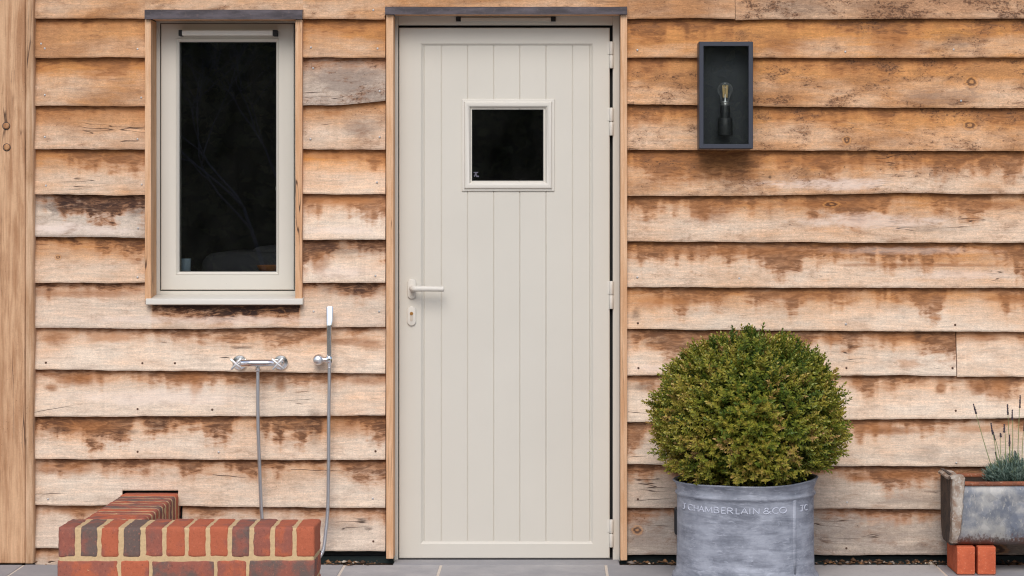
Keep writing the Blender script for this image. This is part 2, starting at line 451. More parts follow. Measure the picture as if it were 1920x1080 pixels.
def mat_pot():
    s = NT("lead_grey_planter"); V = s.obj()
    st = s.noise(s.vmul(V, (5, 5, 28)), 1, 6, .68, .6); n = s.noise(V, 9, 5, .65); n2 = s.noise(V, 120, 4, .6)
    br = s.noise(s.vmul(V, (26, 26, 95)), 1, 4, .65, .8)
    c = s.mix(s.ss(s.math('ADD', s.math('MULTIPLY', st, .55), s.math('MULTIPLY', n, .45)), .36, .64), lin(106, 110, 121), lin(164, 168, 179))
    c = s.mix(s.math('MULTIPLY', s.ss(br, .52, .74), .55), c, lin(190, 194, 206))
    c = s.mix(s.math('MULTIPLY', s.ss(n2, .60, .74), .4), c, lin(92, 96, 108))
    s.bump(s.math('ADD', br, s.math('MULTIPLY', n2, .5)), .35, .002)
    return s.fin(c, .62, 0, .35)

def mat_galv():
    s = NT("rusty_galvanised_steel"); V = s.obj(); P_ = s.sep(V)
    n = s.noise(V, 11, 5, .65); sp = s.vor(s.vadd(s.vmul(V, (34, 34, 34)), s.vmul(s.noise(V, 20, 2, .5, 0, True), (1.2, 1.2, 1.2))), 1.0, 'F1', 1)
    n2 = s.noise(s.vmul(V, (110, 110, 50)), 1, 4, .65)
    c = s.mix(s.ss(n, .34, .66), lin(118, 124, 136), lin(178, 176, 172))
    c = s.scalecol(c, s.lr(s.sep(sp)[0], 0, 1, .84, 1.14))
    c = s.mix(s.math('MULTIPLY', s.ss(n2, .55, .7), .5), c, lin(206, 200, 188))
    low = s.ss(s.math('ADD', P_[2], s.math('MULTIPLY', s.math('SUBTRACT', n2, .5), .12)), .045, .015)
    c = s.mix(s.math('MULTIPLY', low, .8), c, s.mix(s.ss(n, .4, .6), lin(122, 74, 48), lin(84, 62, 52)))
    s.bump(n2, .35, .002)
    return s.fin(c, .6, .25, .4)

def mat_rust(name, a, b, c_):
    s = NT(name); V = s.obj()
    n = s.noise(V, 24, 5, .68); n2 = s.noise(V, 120, 3, .6)
    c = s.mix(s.ss(n, .38, .62), a, b)
    c = s.mix(s.ss(n2, .56, .70, 0, .7), c, c_)
    s.bump(s.math('ADD', n, n2), .5, .003)
    return s.fin(c, .85, 0, .25)

def mat_leaf(name, cols, rough=.45, trans=.12):
    """leaf colours by the leaf's own tint attribute"""
    s = NT(name); t = s.attr("tint", 2)
    r = s.node("ShaderNodeValToRGB"); s.put(r.inputs[0], t)
    el = r.color_ramp.elements
    while len(el) < len(cols): el.new(.5)
    for e, (p, c) in zip(el, cols): e.position = p; e.color = c
    s.b.inputs["Subsurface Weight"].default_value = 0
    s.fin(r.outputs[0], rough, 0, .4)
    tl = s.node("ShaderNodeBsdfTranslucent"); s.t.links.new(r.outputs[0], tl.inputs[0])
    mx = s.node("ShaderNodeMixShader"); mx.inputs[0].default_value = trans
    s.t.links.new(s.b.outputs[0], mx.inputs[1]); s.t.links.new(tl.outputs[0], mx.inputs[2])
    s.t.links.new(mx.outputs[0], s.t.nodes["Material Output"].inputs[0])
    return s.m

M = {}
M['board'] = mat_boards()
M['post'] = mat_oak("oak_post", lin(212, 172, 136), lin(172, 128, 94), True, .6)
M['jamb'] = mat_oak("oak_jamb", lin(224, 184, 148), lin(204, 156, 116), True, .15)
M['bead'] = mat_oak("oak_cover_strip", lin(212, 178, 146), lin(178, 138, 104), True, .4)
M['paint'] = mat_paint("stone_grey_paint", lin(209, 204, 193))
M['paint_sill'] = mat_paint("stone_grey_sill_paint", lin(213, 208, 198))
M['lead'] = mat_lead()
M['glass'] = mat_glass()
M['black'] = mat_plain("black_rubber", (.006, .006, .007, 1), .7)
M['membrane'] = mat_plain("black_membrane", (.008, .011, .012, 1), .6)
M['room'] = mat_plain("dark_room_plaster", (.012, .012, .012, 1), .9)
M['brick'] = mat_brick()
M['mortar'] = mat_plain("sand_mortar", lin(204, 175, 134), .92, 0, .28, 120, .2, .5)
M['slab'] = mat_slab()
M['joint'] = mat_plain("pale_joint_mortar", lin(212, 200, 186), .9, 0, .15, 90, .2, .4)
M['soil'] = mat_plain("dark_soil", lin(52, 40, 32), .95, 0, .5, 120, .2, .8)
M['ground'] = mat_plain("gravel_ground", lin(120, 112, 98), .95, 0, .4, 30, .2, .6)
M['chrome'] = mat_plain("polished_chrome", (.86, .86, .87, 1), .16, 1.0, .04, 60, .5, 0)
M['satin'] = mat_plain("satin_chrome", (.9, .9, .9, 1), .38, 1.0, .04, 60, .5, 0)
M['hose'] = mat_plain("steel_hose", (.60, .61, .64, 1), .35, .9, .1, 400, .5, .3)
M['lamp'] = mat_plain("slate_powder_coat", lin(52, 56, 68), .5, 0, .10, 120)
M['lamp_in'] = mat_plain("lamp_back_plate", lin(47, 52, 60), .45, 0, .12, 60)
M['holder'] = mat_plain("black_bakelite", lin(40, 42, 46), .45, 0, .1, 80)
M['filament'] = mat_plain("phosphor_stick", (.95, .66, .30, 1), .5, 0, .05)
M['cap'] = mat_plain("lamp_cap_metal", (.75, .75, .74, 1), .3, .8, .05)
M['pot'] = mat_pot()
M['letter'] = mat_plain("raised_pale_lettering", lin(192, 196, 209), .6, 0, .12, 150)
M['galv'] = mat_galv()
M['rust'] = mat_rust("rusted_rim", lin(150, 92, 66), lin(120, 76, 58), lin(176, 140, 116))
M['flaky'] = mat_rust("flaking_iron", lin(184, 174, 162), lin(146, 122, 104), lin(216, 210, 200))
M['iron'] = mat_rust("dark_cast_iron", lin(70, 64, 62), lin(92, 80, 72), lin(120, 96, 80))
M['newbrick'] = mat_rust("orange_brick", lin(204, 104, 70), lin(186, 92, 62), lin(216, 138, 106))
M['nail'] = mat_plain("nail_head", (.62, .60, .58, 1), .35, .7, .1)
M['nail_rust'] = mat_plain("rusty_nail_head", lin(96, 70, 56), .7, .2, .2)
M['peg'] = mat_oak("oak_peg", lin(196, 150, 108), lin(160, 112, 78), True, .3)
M['brass'] = mat_plain("brass_cylinder", lin(190, 140, 80), .35, .8, .08)

# ------------------------------------------------------------------ the setting
o = raw_mesh("ground", [(-150, -150, -.035), (150, -150, -.035), (150, 150, -.035), (-150, 150, -.035)], [(0, 1, 2, 3)])
tag(link("ground", o, M['ground']), kind='structure')

def paving():
    mb = MB(); tints = []
    xs = [PX(v) for v in (-250, 55, 344, 650, 829, 1135, 1441, 1747, 2053, 2360)]
    ys = [-.085, -.665, -1.285, -1.905, -2.525, -3.145, -3.765, -4.4, -5.0, -5.6]
    lay = mb.bm.verts.layers.float.new("tint")
    for j in range(len(ys) - 1):
        off = 0 if j == 0 else random.uniform(-.25, .25)
        for i in range(len(xs) - 1):
            dz = random.uniform(-.0012, .0012)
            g = .0045
            before = set(mb.bm.verts)
            mb.box(xs[i] + off + g, xs[i + 1] + off - g, ys[j + 1] + g, ys[j] - g, -.028, dz, .0025, 1)
            t = random.random()
            for v in mb.bm.verts:
                if v not in before: v[lay] = t
    before = set(mb.bm.verts)
    mb.box(PX(739), PX(1161), -.0835, .052, -.028, -.0015, .0025, 1)
    for v in mb.bm.verts:
        if v not in before: v[lay] = .1
    o = mb.build("paving", M['slab'], smooth=False); tag(o, kind='structure')
    mj = MB(); mj.box(xs[0] - .2, xs[-1] + .2, ys[-1], ys[0], -.03, -.003)
    tag(mj.build("paving_joints", M['joint']), kind='structure')
paving()

def soil_strip():
    n, m = 420, 6; v = []; f = []
    for j in range(m):
        for i in range(n):
            x = -3.3 + 6.6 * i / (n - 1); y = -.088 + .098 * j / (m - 1)
            z = -.012 + .012 * mnoise.noise((x * 30, y * 60, 0)) + .006 * mnoise.noise((x * 90, y * 90, 3))
            v.append((x, y, z if j else min(z, -.004)))
    for j in range(m - 1):
        for i in range(n - 1): f.append((j * n + i, j * n + i + 1, (j + 1) * n + i + 1, (j + 1) * n + i))
    tag(link("soil_strip", raw_mesh("soil_strip", v, f), M['soil'], smooth=True), kind='structure')
soil_strip()

def litter():
    """dry leaves and grit lying along the foot of the wall"""
    v = []; f = []; t = []
    spans = [(610, 722, 1), (1178, 1270, 1), (1525, 1780, 1.2), (64, 108, .3), (1870, 2100, 1)]
    for a, b, dens in spans:
        for k in range(int((b - a) * .6 * dens)):
            x = PX(random.uniform(a, b)); y = random.gauss(-.070, .018)
            if dens < .2: y = random.uniform(-.06, -.045)
            L = random.choice([.004, .006, .008, .011, .018]) * random.uniform(.7, 1.2); W = L * random.uniform(.35, .8); H = L * random.uniform(.2, .7)
            an = random.uniform(0, math.pi); z = random.uniform(-.006, .006) + (.004 if y < -.046 else 0)
            ca, sa = math.cos(an), math.sin(an); b0 = len(v)
            pts = [(-L, 0, 0), (0, -W, .3 * H), (L, 0, H * random.uniform(-.4, .6)), (0, W, .3 * H), (0, 0, H), (0, 0, -.3 * H)]
            for (px_, py_, pz_) in pts: v.append((x + px_ * ca - py_ * sa, y + px_ * sa + py_ * ca, z + pz_))
            for q in ((0, 1, 4), (1, 2, 4), (2, 3, 4), (3, 0, 4), (1, 0, 5), (2, 1, 5), (3, 2, 5), (0, 3, 5)): f.append(tuple(b0 + i for i in q))
            t += [random.random()] * 6
    m = mat_leaf("dry_litter", [(0, lin(70, 50, 36)), (.4, lin(96, 70, 48)), (.7, lin(150, 108, 70)), (.9, lin(128, 116, 108)), (1, lin(206, 194, 176))], .8, .0)
    o = link("leaf_litter", raw_mesh("leaf_litter", v, f, {'tint': t}), m)
    tag(o, 'brown dry leaves and grit scattered along the foot of the wall', 'leaf litter', kind='stuff')
litter()

# ------------------------------------------------------------------ the building
bld = thing("timber_building", (0, 0, 0), "oak weatherboarded building with a stone coloured door and a narrow window", "building")

# openings
WX0, WX1, WZ0, WZ1 = PX(283), PX(555), PZ(560), PZ(30)
DX0, DX1, DZ1 = PX(737), PX(1164), PZ(24)
FY = .012
mb = MB()
for x0, x1, z0, z1 in ((-3.4, WX0, .02, 2.6), (WX0, WX1, .02, WZ0), (WX0, WX1, WZ1, 2.6), (WX1, DX0, .02, 2.6), (DX0, DX1, DZ1, 2.6), (DX1, 3.4, .02, 2.6)):
    mb.box(x0, x1, FY, .16, z0, z1)
mb.build("wall", M['membrane'], bld)
mb = MB()
mb.box(-3.4, DX0 - .0, .006, .15, -.06, .018); mb.box(DX1, 3.4, .006, .15, -.06, .018)
mb.build("plinth", mat_plain("dark_green_damp_course", (.010, .022, .022, 1), .5), bld)
# dark room behind
mb = MB()
x0, x1, y0, y1, z0, z1 = -3.3, 3.3, .165, 3.6, .0, 2.5
mb.box(x0, x1, y1, y1 + .1, z0, z1); mb.box(x0 - .1, x0, y0, y1, z0, z1); mb.box(x1, x1 + .1, y0, y1, z0, z1)
mb.box(x0, x1, y0, y1, z0 - .1, z0); mb.box(x0, x1, y0, y1, z1, z1 + .1)
mb.build("room", M['room'], bld)
# eaves above the picture
mb = MB()
mb.box(-3.8, 3.8, -.16, 3.7, 2.66, 2.70); mb.box(-3.8, 3.8, -.19, -.16, 2.62, 2.78)
mb.build("roof", M['jamb'], bld)

# ---- weatherboards
BV, BF, WC, PA, PB = [], [], [], [], []
def interp(pts):
    xs = [p[0] for p in pts]; ys = [p[1] for p in pts]
    return lambda x: float(np.interp(x, xs, ys))
def board(px0, px1, bot, top, par, seed, cut=None, under=None, head=None):
    """one board from px0 to px1; bot/top: photo heights of its lower edge and of the edge above it"""
    fb, ft = interp(bot), interp(top)
    X0, X1 = PX(px0, BY), PX(px1, BY)
    n = max(3, int((X1 - X0) / .014) + 1)
    ts = [0, .035, .16, .3, .42, .54, .66, .76, .86, .93, 1.0, 1.22]
    base = len(BV); rows = len(ts) + 4
    pr = [(p if isinstance(p, (tuple, list)) else (p, p)) for p in par]
    u0 = seed * 3.77
    for i in range(n):
        a = i / (n - 1); x = X0 + (X1 - X0) * a; px = px0 + (px1 - px0) * a
        zb = PZ(fb(px), BY) + .0030 * mnoise.noise((x * 5, seed * 1.7, 0)) + .0016 * mnoise.noise((x * 17, seed * 2.3, 2)) + .0010 * mnoise.noise((x * 55, seed, 5))
        zt = PZ(ft(px), BY)
        ex = zt - zb
        zc = PZ(cut, BY) if cut else zb
        tc = (zc - zb) / ex
        pp = [q[0] + (q[1] - q[0]) * (px - px0) / max(1, px1 - px0) for q in pr]
        wob = .0025 * mnoise.noise((x * 2.2, seed * 3.1, 9))
        prof = []
        for t in ts:
            tt = tc + (t * (1 - tc) if t <= 1 else t - tc + 0) if cut else t
            if t > 1: tt = t
            y = -.035 + .024 * tt + (wob if t < .95 else 0)
            z_ = zb + ex * tt
            if head: z_ = min(z_, PZ(head, BY) + .0005 * t)
            prof.append((y + (.0025 if t == 0 else 0), z_))
        prof.append((prof[-1][0] + .008, prof[-1][1]))
        prof.append((prof[1][0] + .0175, prof[0][1] + .003))
        prof.append((prof[1][0] + .0155, prof[0][1]))
        prof.append((prof[1][0] + .006, prof[0][1]))
        for (y, z) in prof:
            BV.append((x, y, z)); WC.append((u0 + x, z - zb, seed))
            d = zt - z; sw, sk = pp[3], pp[4]
            if under and under[0] < px < under[1]:
                d = PZ(under[2], BY) - z - .032; sw, sk = under[3], under[4]
                if d < -.037: d = .2
            PA.append((pp[0], pp[1], pp[2])); PB.append((sw, sk, max(d, -.05)))
    for i in range(n - 1):
        for j in range(rows):
            k = (j + 1) % rows
            BF.append((base + i * rows + j, base + (i + 1) * rows + j, base + (i + 1) * rows + k, base + i * rows + k))
    for i in (0, n - 1):           # sawn ends, as quads across the profile
        b = base + i * rows
        ring = list(range(rows))
        lo, hi = 0, rows - 1
        while hi - lo >= 3:
            q = (b + lo, b + lo + 1, b + hi - 1, b + hi)
            BF.append(q if i == 0 else q[::-1]); lo += 1; hi -= 1

def flat(y, a=-500, b=2600): return [(a, y), (b, y)]
seed = [1]
def nx(): seed[0] += 1; return seed[0]
# hidden rows above the picture
for y in (-212, -128, -46):
    board(-560, 2600, flat(y), flat(y - 82), (.9, .1, .6, .02, .4), nx())
top0 = flat(-46)
b0 = (.95, .12, .55, .016, .4)
board(64, 271.5, [(64, 34), (272, 35)], top0, b0, 5)
board(271.5, 567.5, flat(28), top0, (.95, .15, .8, .03, .5), 5)
board(567.5, 722, flat(36), top0, (.95, .1, .7, .016, .4), 5)
board(722, 1176, flat(22), top0, (.95, .1, .7, .016, .4), 5)
board(1176, 1378, flat(35), top0, (.9, .15, .7, .016, .4), 5)
board(1379, 2600, [(1379, 37), (1440, 36), (1920, 35)], top0, (1.0, .3, 1.3, .03, .5), nx())
# left of the window
L = [flat(34.5), flat(108), [(64, 198), (272, 199)], flat(280), [(64, 365), (272, 366)], [(64, 443), (272, 446)], flat(530)]
LP = [None, (.92, .15, .55, .02, .35), (.82, .06, .45, .03, .3), (.78, .22, .6, .018, .4), (.72, .1, .35, .045, .35),
      (.12, .75, .5, .062, 1.25), (.52, .1, .3, .036, .7)]
for i in range(1, 7): board(64.5, 272, L[i], L[i - 1], LP[i], nx())
# between window and door
Mi = [flat(36), flat(108), [(567, 197.5), (640, 197), (690, 191), (722, 188)], [(567, 279), (722, 280)], flat(364), flat(449), flat(530)]
MP = [None, (.9, .05, .35, .02, .3), (.5, .85, .95, .018, .5), (.62, .22, .55, .03, .4), (.48, .0, .2, .045, .25), (.26, 0, .12, .055, .22), (.18, .05, .3, .055, .8)]
for i in range(1, 7): board(567, 722.5, Mi[i], Mi[i - 1], MP[i], nx())
# below the window, post to door
Lo = [flat(530), [(64, 615), (400, 616), (722, 613)], [(64, 692), (480, 697), (722, 700)], [(64, 781), (480, 780), (722, 779)],
      [(64, 860), (722, 862)], [(64, 946), (722, 953)], [(64, 1027), (722, 1034)], flat(1071)]
LoP = [None, (.24, .3, .28, .028, .9), (.15, .05, .2, (.018, .036), .45), (.2, .1, .2, .034, .4), (.42, .15, .38, .055, .75), (.24, .2, .3, .036, .65),
       (.2, .5, .3, .026, .5), (.15, .6, .3, .02, .4)]
sx = nx()
board(64.5, 272, Lo[1], Lo[0], LoP[1], sx); board(567, 722.5, Lo[1], Lo[0], LoP[1], sx)
board(272, 567, Lo[1], Lo[0], LoP[1], sx, under=(283, 562, 571, .016, 1.7), head=571)
for i in (2, 3, 4): board(64.5, 722.5, Lo[i], Lo[i - 1], LoP[i], nx())
sx = nx()
board(64.5, 229, Lo[5], Lo[4], LoP[5], sx); board(229, 334, Lo[5], Lo[4], LoP[5], sx, cut=920); board(334, 722.5, Lo[5], Lo[4], LoP[5], sx)
sx = nx()
board(64.5, 226, Lo[6], Lo[5], LoP[6], sx); board(341, 722.5, Lo[6], Lo[5], LoP[6], sx)
board(64.5, 226, Lo[7], Lo[6], LoP[7], nx())
# right of the door
Ri = [[(1176, 35.5), (2600, 35.5)], [(1176, 108), (1440, 108), (2600, 109)], [(1176, 195), (1440, 199), (1700, 202), (2600, 203)], [(1176, 281), (1920, 283), (2600, 283)],
      [(1176, 367), (1440, 366), (1700, 362), (1920, 364), (2600, 364)], [(1176, 452), (1440, 454), (2600, 456)], [(1176, 538), (1440, 539), (2600, 541)],
      [(1176, 617), (1440, 619), (1920, 622), (2600, 624)], [(1176, 704), (1700, 703), (1793, 704), (1796, 706), (2600, 706)],
      [(1176, 791), (1440, 787), (1920, 784), (2600, 784)], [(1176, 870), (1440, 873), (1920, 875), (2600, 876)], [(1176, 952), (1920, 955), (2600, 956)], flat(1040)]
RP = [None, (1.05, .05, (.6, 1.2), .04, .45), (.95, .1, 1.05, .03, .35), (.92, .1, .95, .03, .4), ((.8, .5), .06, .75, .050, .4), ((.62, .5), .1, .55, .055, .4),
      (.55, .1, .45, .060, .45), (.45, 0, .25, .055, .35), (.30, .05, .3, .048, .55), (.2, .06, .25, .036, .42), (.2, .1, .25, .045, .42), (.3, .55, .35, .045, .62), (.2, 1.1, .6, .024, .45)]
for i in range(1, 13):
    if i == 8:
        board(1175.5, 1793, Ri[i], Ri[i - 1], RP[i], nx()); board(1794.5, 2600, [(1794, 706), (2600, 706)], Ri[i - 1], (.24, .03, .2, .02, .3), nx())
    else: board(1175.5, 2600, Ri[i], Ri[i - 1], RP[i], nx())
# beyond the post
ys = [34, 108, 198, 280, 365, 444, 530, 615, 692, 781, 860, 946, 1027]
for a, b in zip(ys[1:], ys[:-1]): board(-560, -32, flat(a), flat(b), (.5, .1, .3, .03, .4), nx())
clad = link("cladding", raw_mesh("cladding", BV, BF, {'wc': WC, 'pa': PA, 'pb': PB}), M['board'], bld)
clad.data.polygons.foreach_set('use_smooth', [False] * len(clad.data.polygons))

# nails
nm = MB(); nm.lathe([(.0001, -.0035), (.0022, -.0032), (.0040, -.002), (.0044, .000), (.0044, .006)], axis='Y', n=10)
nmesh = nm.mesh("nail")
nmesh2 = nmesh.copy(); nmesh.materials.append(M['nail']); nmesh2.materials.append(M['nail_rust'])
NAILS = [(77, 82), (84, 91), (258, 92), (84, 178), (265, 183), (84, 257), (258, 261), (86, 348), (266, 346), (259, 428), (258, 520), (583, 89), (708, 91), (712, 171), (587, 128),
         (582, 261), (712, 257), (707, 342), (704, 517), (711, 584), (588, 584), (700, 19), (86, 680), (267, 681), (328, 681), (258, 767), (398, 768), (258, 847), (410, 848), (90, 936), (704, 846),
         (699, 935), (700, 1015), (1195, 94), (1585, 97), (1788, 93), (1802, 189), (1386, 522), (1587, 690), (1786, 690), (1586, 608), (1791, 609), (1792, 770), (1588, 942), (1587, 1028), (1195, 520),
         (1196, 606), (1197, 690), (1793, 868), (1196, 936)]
for px, py in NAILS:
    best = min((z for z in range(0, 1)), default=0)
    rows = [34] + [35]
    y = -.0285
    # how far up its own board the nail sits
    col = (Lo if px < 722 and py > 530 else L if px < 300 else Mi if px < 722 else Ri)
    for k in range(1, len(col)):
        b_, t_ = interp(col[k])(px), interp(col[k - 1])(px)
        if t_ < py <= b_: y = -.035 + .024 * (b_ - py) / (b_ - t_)
    m_ = nmesh if (py < 600 or random.random() < .25) else nmesh2
    q = bpy.data.objects.new("nail", m_); C.objects.link(q); q.parent = clad
    q.location = P(px, py, y)

# ---- corner post, pegs, cover strip
mb = MB(); mb.box(PX(-30, -.06), PX(46.5, -.06), -.06, .01, .0, 2.6, .004, 2)
post = mb.build("corner_post", M['post'], bld)
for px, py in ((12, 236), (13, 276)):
    q = MB(); c = P(px, py, -.06); q.lathe([(.0002, -.009), (.009, -.0085), (.0115, -.006), (.0125, .002), (.0125, .006)], c, 'Y', 14)
    q.build("peg", M['peg'], post, smooth=True)
    q = MB(); q.lathe([(.0125, -.0004), (.0150, -.0004), (.0158, .0005), (.0158, .004), (.0125, .004)], (c[0] - .0006, c[1], c[2] - .0008), 'Y', 18, cap0=False, cap1=False); q.build("peg_shadow_ring", M['holder'], post)  # dark raised ring, the shadow round the peg put in as colour
rings = []
for k in range(90):
    z = 2.6 * k / 89
    xl = PX(47, -.058); xr = PX(62.5, -.058) + .0035 * mnoise.noise((z * 3, 1, 0)) + .002 * mnoise.noise((z * 11, 5, 0))
    yf = -.056 + .002 * mnoise.noise((z * 4, 9, 2))
    rings.append([(xl, .0, z), (xl, yf + .004, z), (xl + .004, yf, z), (xr - .006, yf, z), (xr - .002, yf + .003, z), (xr, yf + .008, z), (xr, .0, z)])
mb = MB(); mb.loops(rings); mb.build("cover_strip", M['bead'], bld, smooth=True)

# ---- lead flashings
for name_px in ((271, 567, 18, 36), (722, 1176, 12.5, 27)):
    a, b, t, u = name_px; Y = -.066
    x0, x1, z0, z1 = PX(a, Y), PX(b, Y), PZ(u, Y), PZ(t, Y)
    rings = []
    n = 24
    for k in range(n + 1):
        x = x0 + (x1 - x0) * k / n
        e = .0012 * mnoise.noise((x * 9, 2, 7)); h = .0015 * mnoise.noise((x * 13, 8, 3))
        rings.append([(x, -.010, z1 + .004), (x, -.010, z1 + .0015), (x, Y + .005, z1 + .000 + h - .003), (x, Y + .0025, z0 + e), (x, Y - .001, z0 + e), (x, Y - .001 + e, (z0 + z1) / 2), (x, Y, z1 - .003 + h), (x, Y + .004, z1 + h)])
    q = MB(); q.loops(rings); q.build("flashing", M['lead'], bld, smooth=True)

# ---- oak jambs round the openings
def jamb(a, b, y_top, y_bot, Y=-.052, back=.048):
    q = MB(); x0, x1 = PX(a, Y), PX(b, Y); q.box(x0, x1, Y, back, PZ(y_bot, Y), PZ(y_top, Y), .0022, 2)
    return q.build("jamb_board", M['jamb'], bld)
jamb(271.5, 283, 36.5, 564, back=.075); jamb(553.5, 566.5, 36.5, 563, back=.075)
jamb(724, 737.5, 27.5, 1048); jamb(1163.5, 1176, 27.5, 1051)
# head linings
q = MB(); q.box(PX(283, -.05) + .001, PX(553, -.05) - .001, -.055, .075, PZ(35, -.05), PZ(30, -.05)); q.build("head_board", M['jamb'], bld)
q = MB(); q.box(PX(738, -.05) + .001, PX(1163, -.05) - .001, -.055, .048, PZ(26, -.05), PZ(21, -.05)); q.build("head_board", M['jamb'], bld)

# ---- window
WY = .076
fx0, fx1 = PX(292, WY), PX(559.5, WY); fz1, fz0 = PZ(38, WY), PZ(556.5, WY)
q = MB()
l_, r_ = PX(300, WY) - fx0, fx1 - PX(553, WY)
t_, b_ = fz1 - PZ(43, WY), PZ(545.5, WY) - fz0
q.frame(fx0, fx1, fz0, fz1, [(0, WY + .07), (0, WY + .002), (.002, WY), ((l_ - .001, r_ - .001, t_ - .001, b_ - .001), WY), ((l_, r_, t_, b_), WY + .002), ((l_, r_, t_, b_), WY + .012),
                             ((l_ + .02, r_ + .02, t_ + .02, b_ + .02), WY + .014), ((l_ + .02, r_ + .02, t_ + .02, b_ + .02), WY + .07)])
win = q.build("window", M['paint'], bld)
q = MB(); g = .0045
q.frame(fx0 + l_ - .003, fx1 - r_ + .003, fz0 + b_ - .003, fz1 - t_ + .003, [(.001, WY + .0105), (.012, WY + .0105), (.012, WY + .0118), (.001, WY + .0118)])
q.build("seal", M['black'], win)
sx0, sx1, sz0, sz1 = fx0 + l_ + .0035, fx1 - r_ - .0025, fz0 + b_ + .0035, fz1 - t_ - .0025
q = MB()
d1 = PX(330, WY) - sx0; d2 = PX(336, WY) - sx0
q.frame(sx0, sx1, sz0, sz1, [(0, WY + .05), (0, WY), (.003, WY - .003), (d1 - .002, WY - .003), (d1, WY - .0015), (d1 + .002, WY - .0045), (d2 - .003, WY + .002), (d2, WY + .008), (d2, WY + .05)])
sash = q.build("sash", M['paint'], win, smooth=True)
gx0, gx1, gz0, gz1 = sx0 + d2 - .004, sx1 - d2 + .004, sz0 + d2 - .004, sz1 - d2 + .004
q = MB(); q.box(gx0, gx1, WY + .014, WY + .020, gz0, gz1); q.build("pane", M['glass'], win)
q = MB(); q.frame(gx0 + .0005, gx1 - .0005, gz0 + .0005, gz1 - .0005, [(0, WY + .0115), (.0055, WY + .0115), (.0055, WY + .0138), (0, WY + .0138)]); q.build("gasket", M['black'], win)
# trickle vent
VYv = WY - .046
q = MB(); q.box(PX(341, VYv), PX(511, VYv), VYv, WY - .0032, PZ(66.5, VYv), PZ(57, VYv), .002, 2); tv = q.build("trickle_vent", M['paint_sill'], win, smooth=True)
for a, b in ((334.5, 341), (511, 519.5)):
    q = MB(); q.box(PX(a, VYv), PX(b, VYv), VYv + .001, WY - .0034, PZ(67, VYv), PZ(56, VYv), .0012, 1); q.build("vent_end_cap", M['black'], tv)
# sill, sloping nose
Y = -.062
sill = [(-.0, 0)]
x0, x1 = PX(273, Y), PX(567.5, Y); zt, zb = PZ(559.5, Y), PZ(572, Y)
rings = []
for x in (x0, x0 + .002, x1 - .002, x1):
    e = .002 if x in (x0, x1) else 0
    rings.append([(x, .074, zb + e), (x, Y + .004, zb + e), (x, Y + e, zb + .003), (x, Y + e, zt - .006), (x, Y + .002, zt - .0025), (x, Y + .006, zt - .0005 - e), (x, .02, zt + .006 - e), (x, .070, zt + .0095 - e), (x, .074, zt + .0095 - e)])
q = MB(); q.loops(rings); q.build("sill", M['paint_sill'], win, smooth=True)
# inside catch on the right of the glass
q = MB(); Yh = WY + .03
q.box(PX(516.5, Yh), PX(522, Yh), Yh, Yh + .02, PZ(358, Yh), PZ(349, Yh), .003, 2); q.box(PX(518, Yh), PX(522, Yh), Yh, Yh + .01, PZ(350, Yh), PZ(341, Yh), .002, 2)
q.build("catch", M['paint_sill'], win)
# inside board under the window
q = MB(); q.box(WX0 - .05, WX1 + .05, .162, .42, PZ(513, .16) - .03, PZ(513, .16), .003, 1); q.build("inner_sill", M['room'], win)

# things on the inner sill, seen through the glass
zs = PZ(513, .16)
cx = PX(347.5, .25); cs = S * 9.25 / 9
q = MB(); q.lathe([(.0185, 0), (.021, .004), (.0225, .056), (.021, .056), (.019, .008), (.0001, .007)], (cx, .25, zs), n=24)
o = q.build("beaker", mat_plain("pale_blue_ceramic", lin(170, 190, 205), .4, 0, .04), loc=(cx, .25, zs), smooth=True)
tag(o, "pale blue beaker standing inside the window in its lower left corner", "beaker")
cx = PX(508, .27)
q = MB(); q.lathe([(.030, 0), (.048, .012), (.056, .026), (.057, .030), (.054, .029), (.045, .014), (.0001, .006)], (cx, .28, zs), n=28)
o = q.build("bowl", mat_plain("brown_wicker", lin(150, 96, 56), .7, 0, .3, 200, .3, .6), loc=(cx, .28, zs), smooth=True)
tag(o, "small brown bowl inside the window in its lower right corner", "bowl")

q = MB(); q.box(PX(384, .9), PX(600, .9), .75, 1.6, .4, PZ(474, .75), .06, 4); q.box(PX(462, .9), PX(640, .9), .95, 1.6, .4, PZ(462, .95), .05, 4)
o = q.build("furniture", mat_plain("dim_grey_cloth", lin(58, 58, 64), .9, 0, .1), loc=(PX(480, .9), 1.1, .4), smooth=True)
tag(o, "low pale grey piece of furniture dimly seen behind the narrow window", "furniture")

# ---- door frame
FYd = .052
q = MB()
x0, x1, z1 = PX(738.5, FYd), PX(1162, FYd), PZ(24, FYd)
xi, xj, zi = PX(746.5, FYd), PX(1149, FYd), PZ(47.2, FYd)
prof_x = lambda a, b: None
q.box(x0, xi, FYd, FYd + .09, -.01, z1, .0015, 1); q.box(xj, x1, FYd, FYd + .09, -.01, z1, .0015, 1); q.box(xi + .0004, xj - .0004, FYd, FYd + .09, zi, z1, .0015, 1)
dfr = q.build("door_frame", M['paint'], bld)
q = MB()
q.box(xi, xi + .02, FYd + .035, FYd + .088, 0, zi); q.box(xj - .03, xj, FYd + .035, FYd + .088, 0, zi); q.box(xi + .02, xj - .03, FYd + .035, FYd + .088, zi - .03, zi)
q.build("seal", M['black'], dfr)
q = MB(); q.box(xi, xj, FYd + .002, FYd + .09, -.02, .0030, .001, 1); q.build("threshold", mat_plain("dark_threshold", (.03, .03, .032, 1), .5, .4), dfr)
Yv = FYd - .010
q = MB(); q.box(PX(864, Yv), PX(1033, Yv), Yv, FYd - .0005, PZ(40, Yv), PZ(33, Yv), .0016, 2); tv = q.build("trickle_vent", M['paint'], dfr)
